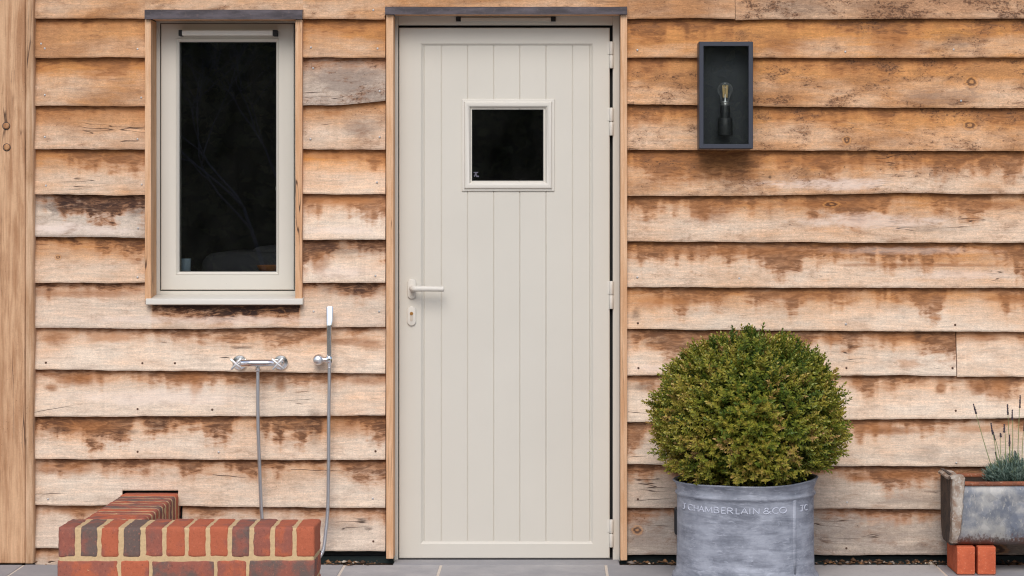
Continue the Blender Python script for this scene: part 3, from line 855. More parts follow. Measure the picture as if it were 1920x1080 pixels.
for a, b in ((855, 864), (1033, 1042)):
    q = MB(); q.box(PX(a, Yv), PX(b, Yv), Yv, FYd - .0007, PZ(40, Yv), PZ(31.5, Yv), .001, 1); q.build("vent_end_cap", M['black'], tv)

# ---- door leaf
DY = .050
lx0, lx1, lz0, lz1 = PX(748, DY), PX(1143.3, DY), PZ(1047, DY), PZ(52, DY)
gl = [793.5, 827.5, 876.5, 925.5, 974.5, 1023.8, 1073.5, 1107.5]
L1, R1, T1, B1 = PX(793.5, DY) - lx0, lx1 - PX(1107.8, DY), lz1 - PZ(86, DY), PZ(1015, DY) - lz0
w_ = .0075
q = MB()
tup = lambda k: (L1 - w_ + k, R1 - w_ + k, T1 - w_ + k, B1 - w_ + k)
q.frame(lx0, lx1, lz0, lz1, [(0, DY + .05), (0, DY + .003), (.003, DY), (tup(-.002), DY), (tup(0), DY + .0012), (tup(.0075), DY + .0085), (tup(.0075), DY + .05)])
# vertical planks with V grooves
wx0, wx1, wz0, wz1 = PX(884.5, DY), PX(1019, DY), PZ(339, DY), PZ(205, DY)      # glazed opening
pz0, pz1 = lz0 + B1 - .004, lz1 - T1 + .004
yp = DY + .007
xs = [lx0 + L1 - .004]
pts = [(xs[0], yp)]
gpos = [PX(v, DY) for v in gl[1:-1]]
for g_ in [PX(gl[0], DY) + .003] + gpos + [PX(gl[-1], DY) - .003]:
    pts += [(g_ - .0022, yp), (g_ - .0006, yp + .0035), (g_ + .0006, yp + .0035), (g_ + .0022, yp)]
pts.append((lx1 - R1 + .004, yp))
def sheet(pts, z0, z1):
    rings = [[(x, y, z0) for x, y in pts], [(x, y, z1) for x, y in pts]]
    q.loops(rings, close=False)
def clip(a, b):
    out = []
    for (x, y), (x2, y2) in zip(pts[:-1], pts[1:]):
        if x2 <= a or x >= b: continue
        f_ = lambda X: (X, y + (y2 - y) * (X - x) / (x2 - x))
        p0 = f_(max(x, a)); p1 = f_(min(x2, b))
        if not out: out.append(p0)
        out.append(p1)
    return out
A, B = pts[0][0], pts[-1][0]
sheet(clip(A, wx0), pz0, pz1); sheet(clip(wx1, B), pz0, pz1); sheet(clip(wx0, wx1), pz0, wz0); sheet(clip(wx0, wx1), wz1, pz1)
q.box(lx0 + .01, wx0 - .002, DY + .020, DY + .045, lz0 + .01, lz1 - .01); q.box(wx1 + .002, lx1 - .01, DY + .020, DY + .045, lz0 + .01, lz1 - .01)
q.box(wx0 - .002, wx1 + .002, DY + .020, DY + .045, lz0 + .01, wz0 - .002); q.box(wx0 - .002, wx1 + .002, DY + .020, DY + .045, wz1 + .002, lz1 - .01)
door = q.build("door", M['paint'], bld)
# glazing moulding
q = MB()
ox0, ox1, oz0, oz1 = PX(866, DY), PX(1039.5, DY), PZ(358.5, DY), PZ(186, DY)
d = PX(884.5, DY) - ox0
q.frame(ox0, ox1, oz0, oz1, [(0, yp + .0045), (0, yp - .004), (.002, yp - .006), (.008, yp - .0065), (.010, yp - .010), (.013, yp - .0135), (.020, yp - .0145), (.027, yp - .012), (.029, yp - .009), (d, yp + .004), (d, yp + .016), (.003, yp + .016)])
q.build("glazing_moulding", M['paint_sill'], door, smooth=True)
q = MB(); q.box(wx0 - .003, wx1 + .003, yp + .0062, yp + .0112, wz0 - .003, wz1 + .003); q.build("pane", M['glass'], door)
q = MB(); q.frame(wx0 - .003, wx1 + .003, wz0 - .003, wz1 + .003, [(.003, yp + .005), (.0058, yp + .005), (.0058, yp + .006), (.003, yp + .006)]); q.build("gasket", M['black'], door)
# small stamp on the glass
q = MB(); Ys = yp + .0058
bx = lambda a, b, c, d_: q.box(PX(a, Ys), PX(b, Ys), Ys - .0004, Ys, PZ(d_, Ys), PZ(c, Ys))
bx(888, 896.5, 322.5, 324.3); bx(890.6, 893.6, 324.6, 327.4); bx(888.6, 894.8, 327.6, 329.2); bx(893, 898, 329.4, 332); bx(888.8, 890.8, 329.6, 331.6)
q.build("glass_stamp", mat_plain("pale_glass_stamp", lin(96, 94, 106), .6, 0, .05), door)
# handle
def oval(cx, cz, hw, hh, n=10):
    out = []
    for k in range(n + 1): a = math.pi * k / n; out.append((cx + hw * math.cos(a), cz + hh - hw + hw * math.sin(a)))
    for k in range(n + 1): a = math.pi + math.pi * k / n; out.append((cx + hw * math.cos(a), cz - hh + hw + hw * math.sin(a)))
    return out
def plate(qb, cx, cz, hw, hh, y0, y1, bev=.002):
    sc = lambda k: [(cx + (x - cx) * (1 - k / hw), cz + (z - cz) * (1 - k / hh)) for x, z in oval(cx, cz, hw, hh)]
    qb.loops([[(x, y1, z) for x, z in sc(0)], [(x, y0 + bev, z) for x, z in sc(0)], [(x, y0 + bev * .3, z) for x, z in sc(bev * .4)], [(x, y0, z) for x, z in sc(bev * 1.2)]])
q = MB(); Yr = DY - .010
cx, cz = PX(772, Yr), PZ(541.5, Yr); plate(q, cx, cz, .0165, .0385, Yr, DY + .001, .0025)
rose = q.build("handle_rose", M['paint_sill'], door, smooth=True)
q = MB(); Yl = DY - .056
c = P(772.5, 541.5, Yl); e = P(833, 542, Yl)
pth = [(c[0], DY - .009, c[2]), (c[0], DY - .035, c[2]), (c[0] + .002, Yl + .008, c[2]), (c[0] + .009, Yl + .002, c[2]), (c[0] + .018, Yl, c[2]), (c[0] + .06, Yl, c[2]), (e[0] - .003, Yl, e[2]), (e[0], Yl, e[2])]
q.tube(pth, [.0115, .0115, .0115, .0112, .011, .0105, .0102, .0075], 16)
q.build("lever", M['paint_sill'], rose, smooth=True)
q = MB(); cx, cz = PX(771.5, Yr), PZ(592.5, Yr); plate(q, cx, cz, .0168, .0375, DY - .008, DY + .001, .0025)
esc = q.build("keyhole_plate", M['paint_sill'], door, smooth=True)
q = MB(); plate(q, cx, cz - .003, .0058, .017, DY - .0098, DY - .0075, .0006)
cyl = q.build("lock_cylinder", mat_paint("stone_grey_lock_paint", lin(196, 186, 172)), esc)
q = MB(); q.lathe([(.0001, -.0012), (.0062, -.001), (.0068, .001)], (cx, DY - .0098, cz + .009), 'Y', 16); q.box(cx - .0008, cx + .0008, DY - .0116, DY - .0105, cz + .0055, cz + .0125)
q.build("key_plug", M['brass'], esc)
# hinges
def hinge(zt, zm, zb):
    q = MB(); Yh = DY - .004; hx = PX(1146.2, Yh)
    for a, b in ((zt, zm - .7), (zm + .7, zb)):
        za, zb_ = PZ(a, Yh), PZ(b, Yh)
        q.lathe([(.0070, zb_), (.0078, zb_ + .0012), (.0078, za - .0012), (.0070, za)], (hx, Yh, 0), 'Z', 16)
    q.box(hx - .016, hx - .002, DY - .0018, DY + .0005, PZ(zm - 1.5, Yh), PZ(zt + 1, Yh), .0006, 1); q.box(hx + .002, hx + .010, FYd - .0018, FYd + .0005, PZ(zb - 1, Yh), PZ(zm + 1.5, Yh), .0006, 1)
    q.lathe([(.004, PZ(zm + 2, Yh)), (.004, PZ(zm - 2, Yh))], (hx, Yh, 0), 'Z', 10)
    q.build("hinge", M['paint_sill'], door, smooth=True)
for h in ((78, 103, 128), (202, 228, 254), (527, 553, 579), (974, 1000, 1026)): hinge(*h)

# ------------------------------------------------------------------ wall lamp
LYf, LYb = -.150, -.030
lx0, lx1, lz0, lz1 = PX(1311, LYf), PX(1412, LYf), PZ(278.5, LYf), PZ(78, LYf)
lamp = thing("wall_lamp", ((lx0 + lx1) / 2, LYb, lz0), "slate grey rectangular box wall lamp with an unlit clear bulb, right of the door", "wall lamp")
q = MB(); fw = .0165
q.frame(lx0, lx1, lz0, lz1, [(0, LYb), (0, LYf + .0015), (.0015, LYf), (fw - .001, LYf), (fw, LYf + .001), (fw, LYf + .010), (.004, LYf + .010), (.004, LYb)])
q.build("casing", M['lamp'], lamp)
q = MB(); q.box(lx0 + .0045, lx1 - .0045, LYb - .006, LYb, lz0 + .0045, lz1 - .0045); q.build("back_plate", M['lamp_in'], lamp)
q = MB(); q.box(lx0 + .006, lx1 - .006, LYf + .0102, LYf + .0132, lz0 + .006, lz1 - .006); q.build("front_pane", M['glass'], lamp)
bxm, byc = (PX(1359.5, -.09)), -.092
q = MB(); sc = S * 8.91 / 9
zz = lambda py: PZ(py, byc)
q.lathe([(.0272, zz(254)), (.0278, zz(253)), (.0278, zz(223)), (.0268, zz(222)), (.0190, zz(221.5)), (.0186, zz(199)), (.0178, zz(198))], (bxm, byc, 0), n=32)
q.box(bxm - .012, bxm + .012, byc, LYb - .006, zz(250), zz(228))
q.build("lamp_holder", M['holder'], lamp, smooth=True)
cb = zz(168.5); Rb = .0285
prof = []
for k in range(15):
    a = R(-90) + (R(90 + 52)) * k / 14
    prof.append((max(.0002, Rb * math.cos(-a)), cb - Rb * math.sin(a)))
prof = [(max(.0002, Rb * math.sin(t)), cb + Rb * math.cos(t)) for t in [R(x) for x in range(0, 136, 9)]]
prof += [(.0170, zz(185)), (.0152, zz(190))]
q = MB(); q.lathe(prof, (bxm, byc, 0), n=32, cap0=False, cap1=False)
def mat_bulb():
    s = NT("bulb_glass"); t = s.t
    lw = s.node("ShaderNodeLayerWeight"); lw.inputs[0].default_value = .35
    tr = s.node("ShaderNodeBsdfTransparent"); tr.inputs[0].default_value = (1, 1, 1, 1)
    df = s.node("ShaderNodeBsdfDiffuse"); df.inputs[0].default_value = (.75, .77, .8, 1)
    gl = s.node("ShaderNodeBsdfGlossy"); gl.inputs["Roughness"].default_value = .05
    a = s.node("ShaderNodeMixShader"); s.put(a.inputs[0], s.math('ADD', .01, s.math('MULTIPLY', s.math('POWER', lw.outputs[1], 1.5), .55)))  # white mixed in towards the rim, imitating reflections on the glass edge
    b = s.node("ShaderNodeMixShader"); b.inputs[0].default_value = .05
    t.links.new(tr.outputs[0], a.inputs[1]); t.links.new(df.outputs[0], a.inputs[2]); t.links.new(a.outputs[0], b.inputs[1]); t.links.new(gl.outputs[0], b.inputs[2])
    t.links.new(b.outputs[0], t.nodes["Material Output"].inputs[0]); return s.m
bulb = q.build("bulb", mat_bulb(), lamp, smooth='all')
q = MB(); q.lathe([(.0150, zz(198)), (.0165, zz(196)), (.0150, zz(194)), (.0165, zz(192.5)), (.0155, zz(190))], (bxm, byc, 0), n=24); q.build("cap", M['cap'], bulb, smooth=True)
q = MB()
for dx, dy in ((-.009, -.004), (-.003, .006), (.004, -.006), (.010, .003)): q.tube([(bxm + dx * .7, byc + dy, zz(183)), (bxm + dx, byc + dy, zz(160))], .0026, 8)
q.build("filament", M['filament'], bulb)
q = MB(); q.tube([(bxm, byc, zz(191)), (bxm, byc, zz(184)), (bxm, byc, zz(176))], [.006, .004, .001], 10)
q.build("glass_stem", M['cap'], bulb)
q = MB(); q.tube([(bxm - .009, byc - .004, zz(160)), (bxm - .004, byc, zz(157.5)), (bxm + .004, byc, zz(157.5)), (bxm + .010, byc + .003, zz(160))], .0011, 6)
q.build("glint_wire", M['cap'], bulb)  # filament support in bright metal, added to give the bulb its glints

# ------------------------------------------------------------------ shower fittings
my = -.088; mz = PZ(681, my)
mix_ = thing("shower_mixer", (PX(483, my), -.03, mz), "chrome bar shower mixer with two cross handles and a steel hose", "shower tap")
q = MB(); xa, xb = PX(452, my), PX(514, my)
q.tube([(xa, my, mz), (xa + .002, my, mz), (xb - .002, my, mz), (xb, my, mz)], [.0125, .0140, .0140, .0125], 20)
xo = PX(483.5, my)
q.lathe([(.0105, mz - .030), (.0115, mz - .028), (.0115, mz - .020), (.0092, mz - .018), (.0092, mz)], (xo, my, 0), n=20)
q.build("valve_body", M['chrome'], mix_, smooth=True)
for px, fp in ((441, 450), (518.5, 527)):
    hx = PX(px, my - .02); fx = PX(fp, -.03); hz = PZ(679.5, -.03)
    q = MB(); q.lathe([(.0285, .006), (.0285, -.003), (.0265, -.006), (.0140, -.0075), (.0120, -.010), (.0120, -.058)], (fx, -.034, hz), 'Y', 28); q.build("wall_flange", M['chrome'], mix_, smooth=True)
    q = MB(); yh = my - .046
    q.lathe([(.0001, -.007), (.0060, -.0065), (.0075, -.004), (.0085, .010), (.0085, .050)], (fx, yh, mz), 'Y', 20)
    for k in range(4):
        a = R(45 + 90 * k) + R(4); e = Vector((fx + .0290 * math.cos(a), yh - .003, mz + .0290 * math.sin(a)))
        cc = Vector((fx, yh - .003, mz)); dd = (e - cc)
        q.tube([cc, cc + dd * .3, cc + dd * .94, e], [.0052, .0050, .0046, .0034], 10)
    q.build("cross_handle", M['satin'], mix_, smooth=True)
# handset bracket
by_ = -.075
br = thing("shower_bracket", P(600, 675, -.03), "round chrome wall bracket holding the hand shower", "bracket")
q = MB(); bc = P(597, 674.5, by_)
q.lathe([(.0001, -.028), (.006, -.0275), (.012, -.0255), (.0165, -.022), (.0195, -.016), (.0205, -.010), (.0205, .035), (.0185, .047)], (bc[0], by_, bc[2]), 'Y', 28)
q.build("wall_boss", M['satin'], br, smooth=True)
q = MB(); hx = PX(617.5, by_)
q.tube([(bc[0], by_, bc[2]), (hx - .006, by_, bc[2])], .0095, 16)
q.lathe([(.0130, bc[2] - .012), (.0140, bc[2] - .010), (.0140, bc[2] + .010), (.0130, bc[2] + .012), (.0102, bc[2] + .012), (.0102, bc[2] - .012), (.0130, bc[2] - .012)], (hx, by_, 0), n=24, cap0=False, cap1=False)
q.build("holder_ring", M['chrome'], br, smooth=True)
# hand shower: slim bar with a bevelled spray face
hs = thing("hand_shower", (hx, by_, PZ(684, by_)), "slim upright chrome hand shower standing in its wall bracket", "hand shower")
hz0, hz1 = PZ(690, by_), PZ(575, by_)
rings = []
for z, hw, y0, y1, ox in ((hz0, .006, -.006, .006, 0), (PZ(682, by_), .0085, -.0085, .0085, 0), (PZ(662, by_), .0095, -.0095, .0095, 0), (PZ(612, by_), .0100, -.010, .010, .0), (PZ(609, by_), .0120, -.010, .010, .0005), (PZ(600, by_), .0126, -.004, .011, .001), (PZ(578, by_), .0130, .000, .012, .0012), (hz1, .0126, .002, .012, .0012)):
    rr = []
    for k in range(20):
        a = 2 * math.pi * k / 20; ca, sa = math.cos(a), math.sin(a)
        sq = lambda t: math.copysign(abs(t) ** .55, t)
        rr.append((hx + ox + hw * sq(ca), by_ + (y0 + y1) / 2 + (y1 - y0) / 2 * sq(sa), z))
    rings.append(rr)
q = MB(); q.loops(rings); q.build("wand", M['chrome'], hs, smooth=True)
# the hose: mixer outlet, down behind the bricks, up to the wand
pts = [Vector((xo, my, mz - .028)), Vector((xo, my, mz - .10)), Vector(P(484, 800, -.085)), Vector(P(487, 880, -.08)), Vector(P(490.5, 960, -.08)), Vector(P(496, 1000, -.085)), Vector((PX(512, -.1), -.10, .045)), Vector((PX(545, -.1), -.11, .012)),
       Vector((PX(585, -.1), -.11, .014)), Vector((PX(604, -.1), -.10, .045)), Vector(P(610.5, 1000, -.09)), Vector(P(614.5, 955, -.082)), Vector(P(616, 880, -.078)), Vector(P(616.5, 780, by_)), Vector((hx, by_, PZ(720, by_))), Vector((hx, by_, PZ(688, by_)))]
path = []
for i in range(len(pts) - 1):
    p0, p1, p2, p3 = pts[max(i - 1, 0)], pts[i], pts[i + 1], pts[min(i + 2, len(pts) - 1)]
    ns = max(3, int((p2 - p1).length / .008))
    for k in range(ns):
        t = k / ns
        path.append(.5 * ((2 * p1) + (p2 - p0) * t + (2 * p0 - 5 * p1 + 4 * p2 - p3) * t * t + (3 * p1 - p0 - 3 * p2 + p3) * t ** 3))
path.append(pts[-1])
fine = []
for a, b in zip(path[:-1], path[1:]):
    for k in range(4): fine.append(a.lerp(b, k / 4))
q = MB(); q.tube(fine, [.0068 + (.0005 if i % 2 else -.0004) for i in range(len(fine))], 10)
q.build("hose", M['hose'], mix_, smooth='all')

# ------------------------------------------------------------------ low brick wall
BX0, BX1 = PX(108, -.99), PX(590, -.99)
BYf = -.99; ZT = .262
wl = thing("brick_wall", ((BX0 + BX1) / 2, BYf + .107, 0), "low red brick wall with a brick on edge coping and sandy mortar joints", "brick wall")
def bricks(name, specs):
    V_, F_, T_ = [], [], []
    for (x0, x1, y0, y1, z0, z1, bev, t) in specs:
        j = lambda: random.uniform(-.0012, .0012)
        q = MB(); q.box(x0 + j(), x1 + j(), y0 + j(), y1 + j(), z0 + j() * .5, z1 + j(), bev, 3)
        for k in range(3):
            es = [e for e in q.bm.edges if e.calc_length() > .016]
            bmesh.ops.subdivide_edges(q.bm, edges=es, cuts=1, use_grid_fill=True)
        bmesh.ops.recalc_face_normals(q.bm, faces=q.bm.faces)
        q.bm.verts.index_update(); b0 = len(V_)
        for v in q.bm.verts:
            c = v.co.copy(); n3 = lambda k: Vector((mnoise.noise(c * k), mnoise.noise(c * k + Vector((9, 0, 0))), mnoise.noise(c * k + Vector((0, 9, 0)))))
            V_.append(tuple(c + n3(40) * .0020 + n3(130) * .0016)); T_.append(t)
        F_ += [tuple(b0 + v.index for v in f.verts) for f in q.bm.faces]
        q.bm.free()
    me = bpy.data.meshes.new(name); me.from_pydata(V_, [], F_)
    me.attributes.new("tint", 'FLOAT', 'POINT').data.foreach_set('value', T_)
    return link(name, me, M['brick'], wl, smooth=True)
tn = [.62, .80, .25, .92, .52, .35, .32, .30, .66, .58, .40, .15]
n = 12; pit = (BX1 - BX0 + .009) / n
cop = [(BX0 + i * pit, BX0 + i * pit + pit - (.011 if i < 4 else .008), BYf, BYf + .215, ZT - .103, ZT, .009, tn[i]) for i in range(n)]
RX0 = PX(229, -.05); RX1 = RX0 + .212
k = 0; y = BYf + .225
while y < .04:
    cop.append((RX0 - .004, RX1, y, y + .065, ZT - .103, ZT - random.uniform(0, .002), .012, random.choice([.25, .35, .4, .45, .5, .6, .7]))); y += .074
bricks("coping", cop)
low = []
zt = ZT - .103 - .011
x = BX0
for wd, t in ((.203, .42), (.096, .30), (.212, .62), (.098, .40), (BX1 - BX0 - .203 - .096 - .212 - .098 - .040, .72)):
    low.append((x, x + wd, BYf, BYf + .1025, zt - .065, zt, .005, t)); x += wd + .010
low.append((BX1 - .2, BX1, BYf + .1125, BYf + .215, zt - .065, zt, .005, .4))
zt -= .075; x = BX0
for wd, t in ((.098, .3), (.208, .5), (.098, .7), (.208, .35), (BX1 - BX0 - .098 * 2 - .208 * 2 - .040, .4)):
    low.append((x, x + wd, BYf, BYf + .215, max(zt - .065, .0), zt, .005, t)); x += wd + .010
for zt in (ZT - .114, ZT - .189):
    y = BYf + .225
    while y < .0:
        low.append((RX0, RX1, y, y + .1025, zt - .065, zt, .005, random.random() * .8)); y += .1125
bricks("brick_courses", low)
q = MB(); e = .004
e = .0025
q.box(BX0 + e, BX1 - e, BYf + e, BYf + .215 - e, .0, ZT - .0025, .006, 2); q.box(RX0 - .002, RX1 - .0015, BYf + .215 - e + .0005, .035, .0, ZT - .0034, .012, 3)
q.build("mortar", M['mortar'], wl)

# ------------------------------------------------------------------ pot and its box ball
PY = -.42; pcx = PX(1397.5, PY)
pot = thing("planter_pot", (pcx, PY, 0), "round lead grey planter with raised pale lettering and a ball of box", "planter")
zr = PZ(897, PY)
prof = [(.0001, .012), (.238, .010), (.262, .004), (.266, .012), (.262, .024), (.255, .030), (.2535, .036), (.2495, .042), (.2475, .10), (.2475, .20), (.2475, zr - .062), (.2485, zr - .056), (.2535, zr - .052), (.2550, zr - .048), (.2535, zr - .044), (.2485, zr - .040), (.2490, zr - .028), (.2540, zr - .014), (.2610, zr - .003), (.2640, zr), (.2600, zr + .003),
        (.2520, zr + .001), (.2440, zr - .008), (.2400, zr - .03), (.2380, .05), (.0001, .045)]
q = MB(); q.lathe(prof, (pcx, PY, 0), n=96)
for v in q.bm.verts:
    a = math.atan2(v.co.y - PY, v.co.x - pcx); r_ = math.hypot(v.co.x - pcx, v.co.y - PY)
    if r_ > .1:
        dr = .0022 * mnoise.noise((math.cos(a) * 2, math.sin(a) * 2, v.co.z * 6)) + .0008 * mnoise.noise((math.cos(a) * 9, math.sin(a) * 9, v.co.z * 20))
        v.co.x += math.cos(a) * dr; v.co.y += math.sin(a) * dr
        if v.co.z > zr - .01: v.co.z += .006 * mnoise.noise((math.cos(a) * 1.3, math.sin(a) * 1.3, 4)) + .005 * math.cos(a)
q.build("body", M['pot'], pot, smooth='all')
q = MB()
def wrap(th, z, r=.2488): return Vector((pcx + r * math.sin(th), PY - r * math.cos(th), z))
ths = math.asin((1484 - 1397.5) / 134)
q.tube([wrap(ths, .045, .2415), wrap(ths, .1, .2415), wrap(ths, .2, .2415), wrap(ths, zr - .055, .2420)], .0105, 20)
q.build("seam", M['pot'], pot, smooth='all')
q = MB(); q.lathe([(.0001, zr - .034), (.15, zr - .03), (.242, zr - .036)], (pcx, PY, 0), n=48, cap0=False, cap1=False); q.build("soil", M['soil'], pot)
# lettering: strokes on a 1-high glyph box
def arc(cx, cy, rx, ry, a0, a1, n=10): return [(cx + rx * math.cos(R(a0 + (a1 - a0) * k / n)), cy + ry * math.sin(R(a0 + (a1 - a0) * k / n))) for k in range(n + 1)]
G = {'C': (.85, [arc(.5, .5, .46, .5, 48, 312, 16)]), 'H': (.8, [[(.08, 0), (.08, 1)], [(.75, 0), (.75, 1)], [(.08, .5), (.75, .5)]]),
     'A': (.85, [[(.0, 0), (.42, 1), (.85, 0)], [(.2, .34), (.66, .34)]]), 'M': (1.0, [[(.05, 0), (.14, 1), (.5, .12), (.86, 1), (.95, 0)]]),
     'B': (.7, [[(.08, 0), (.08, 1)], [(.08, 1)] + arc(.32, .76, .26, .24, 90, -90) + [(.08, .52)], [(.08, .52)] + arc(.34, .26, .32, .26, 90, -90) + [(.08, 0)]]),
     'E': (.6, [[(.6, .96), (.1, 1), (.1, 0), (.62, .03)], [(.1, .52), (.48, .52)]]), 'R': (.7, [[(.08, 0), (.08, 1)], [(.08, 1)] + arc(.34, .75, .28, .25, 90, -90) + [(.08, .5)], [(.32, .5), (.72, 0)]]),
     'L': (.6, [[(.1, 1), (.1, 0), (.6, .0)]]), 'I': (.2, [[(.1, 0), (.1, 1)]]), 'N': (.85, [[(.08, 0), (.08, 1), (.78, 0), (.78, 1)]]),
     '&': (.9, [[(.95, 0), (.22, .72)] + arc(.42, .80, .2, .2, 200, -20, 8) + [(.45, .56), (.2, .42)] + arc(.38, .22, .3, .22, 130, 300, 8) + [(.62, .1), (.86, .42)]]),
     'O': (1.0, [arc(.5, .5, .48, .5, 0, 360, 22)]), 'J': (.5, [[(.1, 1), (.5, 1)], [(.34, 1), (.34, .2)] + arc(.18, .2, .16, .2, 0, -150, 8)])}
TXT = [('J', 1272.5, 1277), ('C', 1281.5, 1290), ('H', 1291.5, 1300), ('A', 1301, 1310), ('M', 1311.5, 1325.5), ('B', 1327.5, 1338), ('E', 1341, 1350), ('R', 1352.5, 1363.5), ('L', 1368, 1376), ('A', 1378.5, 1391.5), ('I', 1393.5, 1397), ('N', 1400.5, 1414),
       ('&', 1420, 1435.5), ('C', 1438.5, 1451), ('O', 1452.5, 1467), ('J', 1494, 1502.5), ('C', 1504.5, 1511.5)]
q = MB(); z0 = .2645; hh = .0200
for ch, a, b in TXT:
    wd, strokes = G[ch]
    if (ch, a) == ('J', 1494): q.build("lettering", M['letter'], pot); q = MB()
    tha, thb = (math.asin(max(-.99, min(.99, (v - 1397.5) / 134.0))) for v in (a, b))
    for st in strokes:
        pts_ = []
        for (x0, y0), (x1, y1) in zip(st[:-1], st[1:]):
            for k in range(4): pts_.append((x0 + (x1 - x0) * k / 4, y0 + (y1 - y0) * k / 4))
        pts_.append(st[-1])
        path = [wrap(tha + (thb - tha) * x / wd, z0 + hh * y_, .2483) for x, y_ in pts_]
        q.tube(path, .0019, 6)
q.build("lettering", M['letter'], pot)

def leaves_mesh(name, base, direc, n_pairs, leaf_len, leaf_w, stem_len, tint, spread=.9, curl=.3):
    """sprigs of opposite leaves: base (N,3), direc (N,3) unit"""
    N = len(base)
    ref = np.where(np.abs(direc[:, 2:3]) < .9, np.array([[0, 0, 1.0]]), np.array([[1.0, 0, 0]]))
    u = np.cross(direc, ref); u /= np.linalg.norm(u, axis=1, keepdims=True); v = np.cross(direc, u)
    V_, F_, T_ = [], [], []; off = 0
    for p in range(n_pairs):
        for sgn in (-1, 1):
            ang = rng.uniform(-.4, .4, (N, 1)) + (p % 2) * math.pi / 2
            side = (u * np.cos(ang) + v * np.sin(ang)) * sgn
            frac = (p + .5 + rng.uniform(-.2, .2, (N, 1))) / n_pairs
            o_ = base + direc * stem_len * frac
            sp = spread * (1.15 - .6 * frac) + rng.normal(0, .15, (N, 1))
            d_ = direc * np.cos(sp) + side * np.sin(sp); d_ /= np.linalg.norm(d_, axis=1, keepdims=True)
            nrm = np.cross(d_, np.cross(direc, side)); nn = np.linalg.norm(nrm, axis=1, keepdims=True); nrm = nrm / np.maximum(nn, 1e-6)
            lat = np.cross(d_, nrm)
            L_ = leaf_len * rng.uniform(.75, 1.2, (N, 1)) * (1.1 - .35 * frac); W_ = leaf_w * rng.uniform(.8, 1.2, (N, 1)) * (1.1 - .35 * frac)
            cup = nrm * W_ * curl
            pts = np.stack([o_, o_ + d_ * L_ * .45 + lat * W_ * .5 + cup, o_ + d_ * L_ - cup * .5, o_ + d_ * L_ * .45 - lat * W_ * .5 + cup], 1).reshape(-1, 3)
            V_.append(pts); idx = off + np.arange(N)[:, None] * 4
            F_.append(np.concatenate([idx + np.array([[0, 1, 2]]), idx + np.array([[0, 2, 3]])], 0)); off += 4 * N
            t = np.clip(tint + rng.normal(0, .07, N) + .12 * (frac[:, 0] - .5), 0, 1); T_.append(np.repeat(t, 4))
    return raw_mesh(name, np.concatenate(V_), np.concatenate(F_), {'tint': np.concatenate(T_)})

shrub = thing("boxwood_shrub", (pcx, PY, zr - .03), "clipped round green box ball with bronze tips growing in the lead grey planter", "shrub")
bc = np.array([PX(1404, PY), PY, PZ(776, PY)])
def shrub_sprigs(N, rmin, rmax, lift, per=1, clus=.0):
    d_ = rng.normal(0, 1, (N, 3)); d_ /= np.linalg.norm(d_, axis=1, keepdims=True)
    d_ = d_[d_[:, 2] > -.93]
    e = np.where(d_[:, 2:3] < 0, 2.7, 2.02)
    rad = (np.abs(d_[:, 0:1] ** 2 + d_[:, 1:2] ** 2) ** (e / 2) + np.abs(d_[:, 2:3]) ** e) ** (-1 / e)
    lump = np.array([mnoise.noise(Vector(x) * 2.3) * .05 + mnoise.noise(Vector(x) * 6.5) * .05 for x in d_])[:, None]
    p = d_ * rad * (1 + lump) * rng.uniform(rmin, rmax, (len(d_), 1)) * np.array([[.308, .308, .259]]) + bc
    dr = d_ * np.array([[1, 1, .8]]) + rng.normal(0, .22, d_.shape) + np.array([[0, 0, lift]])
    t = .45 + .16 * np.array([mnoise.noise(Vector(x) * 3.1 + Vector((7, 3, 1))) for x in d_]) + .20 * np.array([mnoise.noise(Vector(x) * 9 + Vector((1, 3, 9))) for x in d_]) + rng.normal(0, .10, len(d_)) - .10 * d_[:, 2] - .05 * d_[:, 0]
    bro = rng.random(len(d_)) < .05; t = np.where(bro, rng.uniform(.72, .95, len(d_)), t)
    dr /= np.linalg.norm(dr, axis=1, keepdims=True)
    p = np.repeat(p, per, 0); t = np.repeat(t, per); dr = np.repeat(dr, per, 0)
    off = rng.normal(0, 1, p.shape) * clus; p = p + off
    dr = dr + off * 14 + rng.normal(0, .18, dr.shape); dr /= np.linalg.norm(dr, axis=1, keepdims=True)
    t = t + rng.normal(0, .05, len(t))
    rr = np.hypot(p[:, 0] - pcx, p[:, 1] - PY)
    ok = p[:, 2] > zr + np.where(rr > .20, .022, -.005) + .018 * (p[:, 0] - pcx > .12)
    return p[ok], dr[ok], np.clip(t, 0, 1)[ok]
mleaf = mat_leaf("box_leaf", [(0, lin(62, 88, 40)), (.25, lin(102, 122, 46)), (.48, lin(152, 152, 58)), (.68, lin(182, 166, 74)), (.85, lin(176, 144, 86)), (1, lin(196, 160, 104))], .38, .2)
p1, d1_, t1 = shrub_sprigs(1050, .87, 1.03, .5, 5, .012)
p2, d2_, t2 = shrub_sprigs(170, 1.03, 1.085, .5, 3, .008)
me = leaves_mesh("foliage", np.concatenate([p1, p2]), np.concatenate([d1_, d2_]), 5, .0180, .0090, .040, np.concatenate([t1, t2]), .85)
link("foliage", me, mleaf, shrub)
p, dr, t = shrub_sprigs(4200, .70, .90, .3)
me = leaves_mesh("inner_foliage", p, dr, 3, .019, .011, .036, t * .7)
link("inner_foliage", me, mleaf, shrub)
q = MB()
for k in range(60):
    d_ = Vector((random.gauss(0, 1), random.gauss(0, 1), random.gauss(0, .8))).normalized()
    a = Vector((pcx + d_.x * .02, PY + d_.y * .02, zr - .04)); b = Vector(bc) + Vector((d_.x * .27, d_.y * .27, d_.z * .24))
    m_ = a.lerp(b, .5) + Vector((0, 0, .04)); q.tube([a, m_, b], [.006, .004, .0015], 5)
q.build("branches", mat_plain("box_twig", lin(92, 76, 58), .85), shrub)

